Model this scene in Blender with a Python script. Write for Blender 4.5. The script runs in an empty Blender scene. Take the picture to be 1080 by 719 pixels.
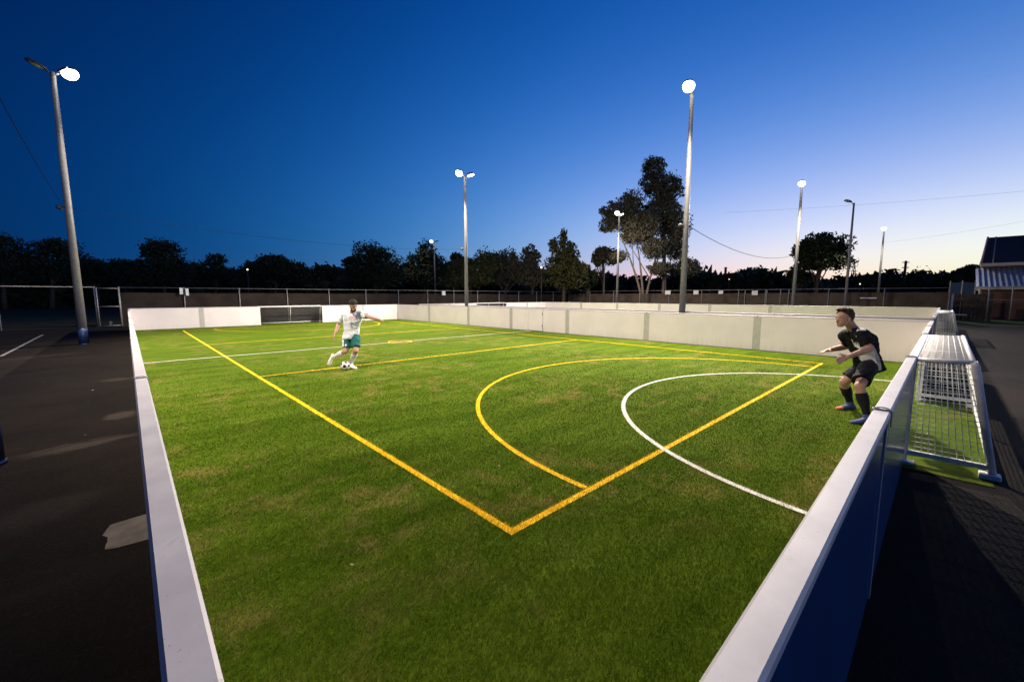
import bpy, math, random
import numpy as np
from mathutils import Vector, Matrix
R = math.radians
PI = math.pi
rng = np.random.default_rng(7)
random.seed(7)
scene = bpy.context.scene
COL = scene.collection

# ------------------------------------------------------------------ camera model (used to survey the place)
FPX, CX, CY, YH, H = 429.0, 540.0, 359.5, 312.0, 1.85
PITCH = math.atan((CY - YH) / FPX)
YAW = math.atan(458 / FPX / (math.cos(PITCH) + (CY - YH) / FPX * math.sin(PITCH)))
FW = Vector((math.cos(YAW), math.sin(YAW), 0))
RT = Vector((math.sin(YAW), -math.cos(YAW), 0))


def ray(u, v):
    r = (u - CX) / FPX
    up = -(v - CY) / FPX
    fh = math.cos(PITCH) + up * math.sin(PITCH)
    return RT * r + FW * fh + Vector((0, 0, up * math.cos(PITCH) - math.sin(PITCH)))


def P(u, v, d):
    """point seen at u,v and lying d metres ahead of the surveying station"""
    q = ray(u, v)
    return Vector((0, 0, H)) + q * (d / q.dot(FW))


cam_d = bpy.data.cameras.new('camera')
cam = bpy.data.objects.new('camera', cam_d)
COL.objects.link(cam)
cam_d.sensor_width = 36
cam_d.lens = 36 * FPX / 1080
cam_d.clip_start = 0.02
cam_d.clip_end = 3000
cam.location = (0, 0, H)
cam.rotation_euler = (PI / 2 - PITCH, 0, YAW - PI / 2)
scene.camera = cam


# ------------------------------------------------------------------ node helpers
class NT:
    def __init__(s, tree):
        s.t = tree
        s.n = tree.nodes
        s.l = tree.links

    def node(s, typ, **kw):
        n = s.n.new(typ)
        for k, v in kw.items():
            setattr(n, k, v)
        return n

    def put(s, sock, val):
        if isinstance(val, bpy.types.NodeSocket):
            s.l.new(val, sock)
        elif val is not None:
            if hasattr(sock.default_value, '__len__') and not hasattr(val, '__len__'):
                val = (val,) * len(sock.default_value)
            if hasattr(sock.default_value, '__len__') and len(sock.default_value) == 4 and len(val) == 3:
                val = (*val, 1)
            sock.default_value = val

    def math(s, op, a, b=None, c=None, clamp=False):
        n = s.node('ShaderNodeMath', operation=op, use_clamp=clamp)
        s.put(n.inputs[0], a)
        if b is not None: s.put(n.inputs[1], b)
        if c is not None: s.put(n.inputs[2], c)
        return n.outputs[0]

    def vmath(s, op, a, b=None, out=0):
        n = s.node('ShaderNodeVectorMath', operation=op)
        s.put(n.inputs[0], a)
        if b is not None: s.put(n.inputs[1], b)
        return n.outputs[out]

    def mix(s, f, a, b, blend='MIX'):
        n = s.node('ShaderNodeMix', data_type='RGBA', blend_type=blend)
        s.put(n.inputs[0], f)
        s.put(n.inputs[6], a)
        s.put(n.inputs[7], b)
        return n.outputs[2]

    def noise(s, vec, scale, detail=4, rough=0.55, dist=0):
        n = s.node('ShaderNodeTexNoise')
        s.put(n.inputs['Vector'], vec)
        n.inputs['Scale'].default_value = scale
        n.inputs['Detail'].default_value = detail
        n.inputs['Roughness'].default_value = rough
        n.inputs['Distortion'].default_value = dist
        return n.outputs[0]

    def ramp(s, f, stops, interp='LINEAR'):
        n = s.node('ShaderNodeValToRGB')
        n.color_ramp.interpolation = interp
        el = n.color_ramp.elements
        while len(el) < len(stops): el.new(0.5)
        for e, (p, c) in zip(el, stops):
            e.position = p
            e.color = (*c, 1) if hasattr(c, '__len__') else (c, c, c, 1)
        s.put(n.inputs[0], f)
        return n.outputs[0]

    def smooth(s, v, a, b):
        n = s.node('ShaderNodeMapRange', interpolation_type='SMOOTHSTEP')
        s.put(n.inputs[0], v)
        n.inputs[1].default_value = a
        n.inputs[2].default_value = b
        return n.outputs[0]

    def scalev(s, vec, sc, rotz=0):
        n = s.node('ShaderNodeMapping')
        s.put(n.inputs[0], vec)
        n.inputs['Scale'].default_value = sc
        n.inputs['Rotation'].default_value = (0, 0, rotz)
        return n.outputs[0]

    def bump(s, h, strength, dist):
        n = s.node('ShaderNodeBump')
        s.put(n.inputs['Height'], h)
        n.inputs['Strength'].default_value = strength
        n.inputs['Distance'].default_value = dist
        return n.outputs[0]


def mat(name, col=None, rough=0.6, spec=0.5, metal=0.0, fn=None):
    m = bpy.data.materials.new(name)
    m.use_nodes = True
    t = NT(m.node_tree)
    t.n.clear()
    out = t.node('ShaderNodeOutputMaterial')
    b = t.node('ShaderNodeBsdfPrincipled')
    t.l.new(b.outputs[0], out.inputs[0])
    b.inputs['Roughness'].default_value = rough
    b.inputs['Specular IOR Level'].default_value = spec
    b.inputs['Metallic'].default_value = metal
    if col is not None: b.inputs['Base Color'].default_value = (*col, 1)
    if fn:
        pos = t.node('ShaderNodeNewGeometry').outputs['Position']
        fn(t, b, pos)
    return m


def worn(c0, c1, scale=6, bump=0.1, dist=0.002, bscale=200, rough=(0.35, 0.6)):
    def fn(t, b, pos):
        n = t.noise(pos, scale, 6, 0.65)
        t.put(b.inputs['Base Color'], t.mix(t.smooth(n, 0.35, 0.7), c0, c1))
        t.put(b.inputs['Roughness'], t.math('MULTIPLY_ADD', n, rough[1] - rough[0], rough[0]))
        t.put(b.inputs['Normal'], t.bump(t.noise(pos, bscale, 3), bump, dist))
    return fn


def emis(name, col, strength):
    m = bpy.data.materials.new(name)
    m.use_nodes = True
    t = NT(m.node_tree)
    t.n.clear()
    out = t.node('ShaderNodeOutputMaterial')
    e = t.node('ShaderNodeEmission')
    e.inputs[0].default_value = (*col, 1)
    e.inputs[1].default_value = strength
    t.l.new(e.outputs[0], out.inputs[0])
    return m


# ------------------------------------------------------------------ materials
def turf_color(t, pos, k=1.0):
    streak = t.noise(t.scalev(pos, (0.5, 2.6, 1), R(38)), 0.9, 5, 0.6)
    big = t.noise(pos, 0.32, 3, 0.5)
    mid = t.noise(pos, 2.2, 5, 0.62, 0.4)
    fine = t.noise(pos, 34, 3, 0.7)
    g0 = (0.054 * k, 0.100 * k, 0.0034 * k)
    g1 = (0.108 * k, 0.168 * k, 0.0105 * k)
    c = t.mix(t.smooth(streak, 0.24, 0.74), g0, g1)
    c = t.mix(t.math('MULTIPLY', t.smooth(fine, 0.3, 0.75), 0.25), c, (0.03 * k, 0.055 * k, 0.008 * k))
    dry = t.math('MULTIPLY', t.smooth(mid, 0.45, 0.70), t.smooth(big, 0.40, 0.60))
    c = t.mix(t.math('MULTIPLY', dry, 0.78), c, (0.215 * k, 0.175 * k, 0.046 * k))
    return c


def f_turf(t, b, pos):
    t.put(b.inputs['Base Color'], turf_color(t, pos, 0.95))
    h = t.math('ADD', t.noise(pos, 160, 3, 0.7), t.math('MULTIPLY', t.noise(pos, 26, 3), 0.25))
    t.put(b.inputs['Normal'], t.bump(h, 0.6, 0.010))


M = {}
M['turf'] = mat('artificial turf', rough=0.95, spec=0.03, fn=f_turf)


def f_blade(t, b, pos):
    a = t.node('ShaderNodeAttribute', attribute_name='tint')
    c = turf_color(t, pos, 1.1)
    c = t.mix(1.0, c, a.outputs['Color'], 'MULTIPLY')
    t.put(b.inputs['Base Color'], c)


M['blade'] = mat('turf fibre green', rough=0.95, spec=0.03, fn=f_blade)


def f_paint(c0, c1):
    def fn(t, b, pos):
        n = t.noise(pos, 9, 5, 0.7)
        f = t.noise(pos, 120, 2, 0.6)
        c = t.mix(t.smooth(n, 0.4, 0.75), c0, c1)
        c = t.mix(t.math('MULTIPLY', t.smooth(f, 0.5, 0.85), 0.25), c, (c1[0] * .65, c1[1] * .7, c1[2] * .6))
        t.put(b.inputs['Base Color'], c)
        t.put(b.inputs['Normal'], t.bump(f, 0.8, 0.008))
    return fn


M['yellow'] = mat('yellow turf fibre', rough=0.8, spec=0.15, fn=f_paint((0.94, 0.60, 0.012), (0.82, 0.52, 0.012)))
M['white_line'] = mat('white turf fibre', rough=0.8, spec=0.15, fn=f_paint((0.82, 0.77, 0.68), (0.68, 0.64, 0.54)))


STAINS = [(-0.55, 7.3, 0.62, 0.20, 12, 0.8), (-0.20, 8.75, 0.20, 0.26, 0, 0.75), (-0.30, 12.6, 0.30, 0.25, 0, 0.6), (-0.9, 10.4, 0.55, 0.10, 8, -0.7), (-0.7, 5.2, 0.5, 0.35, 30, 0.25),
          (-1.8, 15.5, 1.0, 0.22, 40, -0.8), (7.3, -0.86, 0.34, 0.06, -6, 0.8), (13.6, -1.4, 0.9, 0.12, 20, -0.9), (11.8, -2.6, 0.9, 0.3, -30, 0.3), (-2.2, 19.0, 1.2, 0.4, 30, 0.3)]


def f_asphalt(t, b, pos):
    n = t.noise(pos, 0.55, 6, 0.62, 0.5)
    n2 = t.noise(t.scalev(pos, (0.35, 1.3, 1), R(20)), 0.8, 5, 0.6)
    sp = t.math('MULTIPLY_ADD', t.noise(pos, 62, 3, 0.8), 0.65, t.math('MULTIPLY', t.noise(pos, 210, 2, 0.75), 0.35))
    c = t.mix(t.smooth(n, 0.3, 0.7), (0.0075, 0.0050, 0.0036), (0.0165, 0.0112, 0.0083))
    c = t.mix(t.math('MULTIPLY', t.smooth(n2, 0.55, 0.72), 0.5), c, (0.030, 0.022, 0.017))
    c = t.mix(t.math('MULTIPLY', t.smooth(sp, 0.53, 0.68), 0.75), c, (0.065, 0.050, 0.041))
    nz = t.node('ShaderNodeTexNoise')
    t.put(nz.inputs['Vector'], pos)
    nz.inputs['Scale'].default_value = 2.6
    nz.inputs['Detail'].default_value = 6
    wob = t.vmath('MULTIPLY', t.vmath('SUBTRACT', nz.outputs[1], (0.5, 0.5, 0.5)), (0.38, 0.38, 0))
    p2 = t.vmath('ADD', pos, wob)
    for (cx_, cy_, rx_, ry_, rot_, k_) in STAINS:
        mp = t.node('ShaderNodeMapping', vector_type='TEXTURE')
        t.put(mp.inputs[0], p2)
        mp.inputs['Location'].default_value = (cx_, cy_, 0)
        mp.inputs['Rotation'].default_value = (0, 0, R(rot_))
        mp.inputs['Scale'].default_value = (rx_, ry_, 1)
        r_ = t.vmath('LENGTH', t.vmath('MULTIPLY', mp.outputs[0], (1, 1, 0)), out=1)
        w_ = t.math('MULTIPLY', t.math('SUBTRACT', 1.0, t.smooth(r_, 0.45, 1.15)), t.math('MULTIPLY_ADD', sp, 0.8, 0.4))
        c = t.mix(t.math('MULTIPLY', w_, abs(k_), clamp=True), c, (0.085, 0.068, 0.055) if k_ > 0 else (0.003, 0.003, 0.003))
    v = t.node('ShaderNodeTexVoronoi', feature='DISTANCE_TO_EDGE')
    t.put(v.inputs['Vector'], t.vmath('ADD', pos, t.vmath('MULTIPLY', t.node('ShaderNodeTexNoise').outputs[1], (0.8, 0.8, 0))))
    v.inputs['Scale'].default_value = 0.22
    crack = t.math('SUBTRACT', 1.0, t.smooth(v.outputs[0], 0.0, 0.012))
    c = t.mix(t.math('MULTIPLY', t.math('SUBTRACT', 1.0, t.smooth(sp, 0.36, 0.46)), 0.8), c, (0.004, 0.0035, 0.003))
    c = t.mix(t.math('MULTIPLY', crack, 0.55), c, (0.012, 0.011, 0.010))
    t.put(b.inputs['Base Color'], c)
    t.put(b.inputs['Normal'], t.bump(t.math('ADD', sp, t.math('MULTIPLY', n, 0.6)), 0.75, 0.012))


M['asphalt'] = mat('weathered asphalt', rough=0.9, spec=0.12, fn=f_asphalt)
M['concrete'] = mat('pale concrete patch', rough=0.85, fn=worn((0.21, 0.175, 0.14), (0.12, 0.10, 0.08), 5, 0.4, 0.004, 90, (0.75, 0.9)))
M['stain'] = mat('dusty pale asphalt', rough=0.9, fn=worn((0.055, 0.044, 0.036), (0.020, 0.016, 0.013), 3.5, 0.5, 0.01, 150, (0.8, 0.95)))
M['tar'] = mat('dark fresh asphalt', rough=0.8, fn=worn((0.010, 0.009, 0.009), (0.015, 0.013, 0.012), 3, 0.5, 0.01, 150, (0.75, 0.9)))
M['road_paint'] = mat('worn road paint', rough=0.8, fn=worn((0.42, 0.41, 0.38), (0.10, 0.09, 0.085), 5, 0.3, 0.004, 150, (0.7, 0.9)))
M['earth'] = mat('dark earth and dry grass', rough=0.95, spec=0.1, fn=worn((0.030, 0.034, 0.016), (0.05, 0.045, 0.025), 0.8, 0.6, 0.05, 12, (0.9, 1)))
M['verge'] = mat('mown grass verge', rough=0.9, spec=0.1, fn=worn((0.05, 0.075, 0.018), (0.075, 0.085, 0.028), 1.6, 0.8, 0.05, 30, (0.85, 1)))


def f_panel(t, b, pos):
    n = t.noise(pos, 0.9, 4, 0.55)
    s = t.noise(t.scalev(pos, (7, 7, 0.7)), 1.5, 4, 0.7)
    sep = t.node('ShaderNodeSeparateXYZ')
    t.put(sep.inputs[0], pos)
    low = t.math('MULTIPLY', t.math('SUBTRACT', 1.0, t.smooth(sep.outputs[2], 0.03, 0.42)), t.smooth(s, 0.35, 0.7))
    sm = t.smooth(t.noise(pos, 3.2, 5, 0.7, 0.8), 0.62, 0.78)
    c = t.mix(t.smooth(n, 0.35, 0.68), (0.84, 0.765, 0.755), (0.78, 0.71, 0.70))
    c = t.mix(t.math('MULTIPLY', t.smooth(s, 0.5, 0.8), 0.08), c, (0.55, 0.51, 0.45))
    c = t.mix(t.math('MULTIPLY', low, 0.2), c, (0.46, 0.45, 0.33))
    c = t.mix(t.math('MULTIPLY', sm, 0.07), c, (0.40, 0.38, 0.35))
    vo = t.node('ShaderNodeTexVoronoi')
    t.put(vo.inputs['Vector'], pos)
    vo.inputs['Scale'].default_value = 1.5
    sepc = t.node('ShaderNodeSeparateColor')
    t.put(sepc.inputs[0], vo.outputs['Color'])
    ballm = t.math('MULTIPLY', t.math('SUBTRACT', 1.0, t.smooth(vo.outputs['Distance'], 0.05, 0.17)), t.smooth(sepc.outputs[0], 0.6, 0.9))
    ballm = t.math('MULTIPLY', ballm, t.smooth(t.noise(pos, 30, 3, 0.7), 0.4, 0.65))
    c = t.mix(t.math('MULTIPLY', ballm, 0.18), c, (0.30, 0.29, 0.23))
    t.put(b.inputs['Base Color'], c)
    t.put(b.inputs['Roughness'], t.math('MULTIPLY_ADD', s, 0.25, 0.22))


M['panel'] = mat('off white wall panel', rough=0.3, spec=0.5, fn=f_panel)
M['shade_and_screen_blue'] = mat('painted wall shade and screen blue', rough=0.22, fn=worn((0.018, 0.075, 0.22), (0.013, 0.055, 0.16), 3, 0.03, 0.001, 60, (0.12, 0.3)))  # wall outer faces: blue sky shade painted into colour; screen sheet is really blue


def f_cap(t, b, pos):
    n = t.noise(pos, 4, 6, 0.65)
    c = t.mix(t.smooth(n, 0.35, 0.7), (0.60, 0.555, 0.55), (0.52, 0.48, 0.475))
    sm = t.smooth(t.noise(pos, 9, 6, 0.75, 0.6), 0.60, 0.74)
    c = t.mix(t.math('MULTIPLY', sm, 0.28), c, (0.28, 0.25, 0.24))
    pt = t.smooth(t.noise(pos, 75, 2, 0.6), 0.70, 0.76)
    c = t.mix(t.math('MULTIPLY', pt, 0.6), c, (0.16, 0.14, 0.13))
    t.put(b.inputs['Base Color'], c)
    t.put(b.inputs['Roughness'], t.math('MULTIPLY_ADD', n, 0.3, 0.32))
    t.put(b.inputs['Normal'], t.bump(t.noise(pos, 160, 3), 0.08, 0.001))


M['cap'] = mat('white cap rail', rough=0.4, fn=f_cap)
M['joint'] = mat('grey joint strip', rough=0.4, metal=0.1, fn=worn((0.55, 0.52, 0.50), (0.46, 0.44, 0.42), 9, 0.1, 0.001, 120, (0.3, 0.5)))
M['clamp'] = mat('galvanised steel', rough=0.35, metal=0.85, fn=worn((0.36, 0.38, 0.42), (0.22, 0.23, 0.26), 14, 0.1, 0.001, 150, (0.3, 0.5)))
M['goal_white'] = mat('white powder coated steel', rough=0.4, fn=worn((0.80, 0.79, 0.78), (0.66, 0.65, 0.63), 9, 0.06, 0.001, 120, (0.3, 0.5)))
M['mesh_white'] = mat('white welded mesh', rough=0.45, fn=worn((0.88, 0.87, 0.85), (0.78, 0.77, 0.74), 20, 0.05, 0.001, 150, (0.4, 0.55)))
M['mesh_grey'] = mat('grey welded mesh', rough=0.45, fn=worn((0.22, 0.22, 0.22), (0.15, 0.15, 0.15), 20, 0.05, 0.001, 150, (0.4, 0.55)))
M['pole'] = mat('galvanised light pole', rough=0.45, metal=0.15, fn=worn((0.25, 0.24, 0.235), (0.20, 0.19, 0.185), 7, 0.0, 0.001, 100, (0.4, 0.6)))
M['pole_blue'] = mat('dark blue painted pole foot', rough=0.4, fn=worn((0.022, 0.045, 0.14), (0.018, 0.034, 0.10), 7, 0.05, 0.001, 100, (0.35, 0.5)))
M['fixture'] = mat('dark grey floodlight housing', rough=0.5, fn=worn((0.09, 0.085, 0.08), (0.06, 0.058, 0.055), 8, 0.05, 0.001, 100, (0.4, 0.6)))
M['lens_off'] = mat('unlit floodlight glass', rough=0.12, fn=worn((0.55, 0.56, 0.58), (0.45, 0.46, 0.48), 8, 0.0, 0.001, 100, (0.1, 0.2)))
M['lens_on'] = emis('lit floodlight glass', (1.0, 0.94, 0.85), 13)
M['lens_far'] = emis('small distant lamp glass', (1.0, 0.86, 0.66), 3)
M['lens_far2'] = emis('small orange lamp glass', (1.0, 0.55, 0.28), 2)
M['fence'] = mat('galvanised fence tube', rough=0.5, metal=0.3, fn=worn((0.34, 0.33, 0.31), (0.24, 0.23, 0.22), 9, 0.05, 0.001, 100, (0.4, 0.6)))
M['cloth'] = mat('dark shade cloth', rough=0.9, spec=0.1, fn=worn((0.042, 0.032, 0.026), (0.026, 0.02, 0.017), 1.3, 0.4, 0.01, 40, (0.85, 1)))
M['cloth_lit'] = mat('lit brown shade cloth', rough=0.9, spec=0.1, fn=worn((0.11, 0.088, 0.068), (0.065, 0.05, 0.04), 1.3, 0.4, 0.01, 40, (0.85, 1)))  # same cloth on the lit run, lamp light put into a lighter brown
M['plate'] = mat('white sign plate', rough=0.4, fn=worn((0.80, 0.80, 0.78), (0.7, 0.7, 0.68), 20, 0.0, 0.001, 100, (0.35, 0.5)))
M['plate_dark'] = mat('black sign bar', (0.02, 0.02, 0.02), 0.5)
M['bark'] = mat('brown bark', rough=0.9, spec=0.1, fn=worn((0.12, 0.085, 0.06), (0.06, 0.045, 0.034), 6, 0.7, 0.02, 30, (0.85, 1)))
M['bark_pale'] = mat('pale gum bark', rough=0.85, spec=0.1, fn=worn((0.30, 0.235, 0.17), (0.17, 0.125, 0.09), 4, 0.5, 0.01, 25, (0.8, 0.95)))


def f_leaf(a, c2):
    def fn(t, b, pos):
        n = t.noise(pos, 0.8, 4, 0.6)
        n2 = t.noise(pos, 9, 2, 0.6)
        c = t.mix(t.smooth(n, 0.3, 0.7), a, c2)
        c = t.mix(t.math('MULTIPLY', n2, 0.5), c, (a[0] * .5, a[1] * .5, a[2] * .5))
        t.put(b.inputs['Base Color'], c)
    return fn


M['leaf_dark'] = mat('dark evergreen leaves', rough=0.8, spec=0.15, fn=f_leaf((0.035, 0.045, 0.022), (0.05, 0.058, 0.03)))
M['leaf_gum'] = mat('gum tree leaves', rough=0.7, spec=0.2, fn=f_leaf((0.10, 0.092, 0.06), (0.16, 0.135, 0.09)))
M['leaf_olive'] = mat('olive bush leaves', rough=0.75, spec=0.2, fn=f_leaf((0.075, 0.085, 0.03), (0.12, 0.105, 0.04)))


def f_brick(t, b, pos):
    br = t.node('ShaderNodeTexBrick')
    sep = t.node('ShaderNodeSeparateXYZ')
    t.put(sep.inputs[0], pos)
    cmb = t.node('ShaderNodeCombineXYZ')
    t.put(cmb.inputs[0], t.math('ADD', sep.outputs[0], sep.outputs[1]))
    t.put(cmb.inputs[1], sep.outputs[2])
    t.put(br.inputs['Vector'], cmb.outputs[0])
    br.inputs['Color1'].default_value = (0.22, 0.075, 0.045, 1)
    br.inputs['Color2'].default_value = (0.15, 0.055, 0.036, 1)
    br.inputs['Mortar'].default_value = (0.25, 0.20, 0.16, 1)
    br.inputs['Scale'].default_value = 1
    br.inputs['Mortar Size'].default_value = 0.01
    br.inputs['Brick Width'].default_value = 0.24
    br.inputs['Row Height'].default_value = 0.086
    t.put(b.inputs['Base Color'], t.mix(t.math('MULTIPLY', t.noise(pos, 1.2, 4), 0.5), br.outputs[0], (0.09, 0.045, 0.03)))


M['brick'] = mat('red brick', rough=0.85, spec=0.2, fn=f_brick)
M['roof_iron'] = mat('blue grey corrugated iron', rough=0.35, metal=0.4, fn=worn((0.30, 0.31, 0.34), (0.22, 0.23, 0.26), 3, 0.05, 0.001, 60, (0.3, 0.5)))
M['roof_dark'] = mat('dark slate coloured roof', rough=0.5, fn=worn((0.028, 0.034, 0.046), (0.02, 0.024, 0.032), 3, 0.05, 0.001, 60, (0.4, 0.6)))
M['trim'] = mat('cream painted trim', rough=0.5, fn=worn((0.62, 0.58, 0.52), (0.5, 0.46, 0.41), 5, 0.05, 0.001, 60, (0.4, 0.6)))
M['timber'] = mat('dark weathered timber', rough=0.85, fn=worn((0.075, 0.055, 0.04), (0.045, 0.034, 0.027), 4, 0.4, 0.005, 50, (0.8, 0.95)))
M['cable'] = mat('black cable', (0.008, 0.008, 0.009), 0.8, 0.05)

# people
M['skin'] = mat('skin', rough=0.5, spec=0.35, fn=worn((0.47, 0.27, 0.185), (0.40, 0.22, 0.15), 14, 0.05, 0.001, 200, (0.42, 0.55)))
M['hair_brown'] = mat('brown hair', rough=0.7, spec=0.15, fn=worn((0.060, 0.032, 0.018), (0.03, 0.017, 0.010), 60, 0.7, 0.006, 120, (0.5, 0.7)))
M['hair_black'] = mat('dark hair', rough=0.7, spec=0.12, fn=worn((0.022, 0.015, 0.011), (0.012, 0.009, 0.007), 60, 0.7, 0.006, 120, (0.5, 0.7)))


def cloth(c0, c1): return worn(c0, c1, 10, 0.25, 0.004, 45, (0.7, 0.85))


M['shirt_white'] = mat('white football shirt', rough=0.8, spec=0.2, fn=cloth((0.76, 0.75, 0.76), (0.66, 0.66, 0.69)))
M['shirt_black'] = mat('black football shirt', rough=0.85, spec=0.12, fn=cloth((0.006, 0.006, 0.007), (0.010, 0.010, 0.012)))
M['grey_cloth'] = mat('pale grey shirt panel', rough=0.8, spec=0.2, fn=cloth((0.42, 0.44, 0.50), (0.34, 0.36, 0.42)))
M['green_shorts'] = mat('green shorts', rough=0.75, spec=0.25, fn=cloth((0.012, 0.125, 0.105), (0.008, 0.085, 0.073)))
M['black_shorts'] = mat('black shorts', rough=0.8, spec=0.15, fn=cloth((0.008, 0.0085, 0.013), (0.014, 0.015, 0.020)))
M['sock_white'] = mat('white socks', rough=0.85, spec=0.1, fn=cloth((0.72, 0.71, 0.70), (0.58, 0.57, 0.57)))
M['sock_black'] = mat('black socks', rough=0.85, spec=0.1, fn=cloth((0.015, 0.015, 0.017), (0.024, 0.024, 0.027)))
M['boot_blue'] = mat('blue boots', rough=0.45, fn=cloth((0.045, 0.07, 0.21), (0.03, 0.045, 0.13)))
M['boot_orange'] = mat('orange boot toe', rough=0.45, fn=cloth((0.62, 0.14, 0.05), (0.45, 0.10, 0.05)))
M['boot_white'] = mat('white boots', rough=0.5, fn=cloth((0.76, 0.74, 0.68), (0.62, 0.60, 0.55)))
M['eye_white'] = mat('eye white', (0.7, 0.68, 0.64), 0.3)
M['eye_dark'] = mat('eye pupil', (0.02, 0.015, 0.01), 0.2)
M['print_red'] = mat('faded red print', (0.62, 0.25, 0.30), 0.7)
M['print_grey'] = mat('grey print', (0.33, 0.34, 0.33), 0.7)
M['print_green'] = mat('grey green print', (0.46, 0.53, 0.49), 0.7)
M['ball_white'] = mat('white ball leather', rough=0.35, fn=worn((0.80, 0.79, 0.77), (0.7, 0.69, 0.66), 30, 0.05, 0.001, 200, (0.3, 0.45)))
M['ball_black'] = mat('black ball patch', (0.015, 0.015, 0.017), 0.35)


# ------------------------------------------------------------------ object helpers
def tag(o, label=None, cat=None, group=None, kind=None):
    if label: o['label'] = label
    if cat: o['category'] = cat
    if group: o['group'] = group
    if kind: o['kind'] = kind
    return o


def thing(name, label, cat, loc=(0, 0, 0), rotz=0.0, group=None):
    o = bpy.data.objects.new(name, None)
    o.empty_display_size = 0.2
    COL.objects.link(o)
    o.location = loc
    o.rotation_euler = (0, 0, rotz)
    return tag(o, label, cat, group)


def link(name, me, parent=None, world=True):
    o = bpy.data.objects.new(name, me)
    COL.objects.link(o)
    if parent is not None:
        if world:
            me.transform(Matrix.Translation(-root_loc(parent)))
        o.parent = parent
    return o


def root_loc(o):
    v = Vector((0, 0, 0))
    while o is not None:
        v += Vector(o.location)
        o = o.parent
    return v


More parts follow.
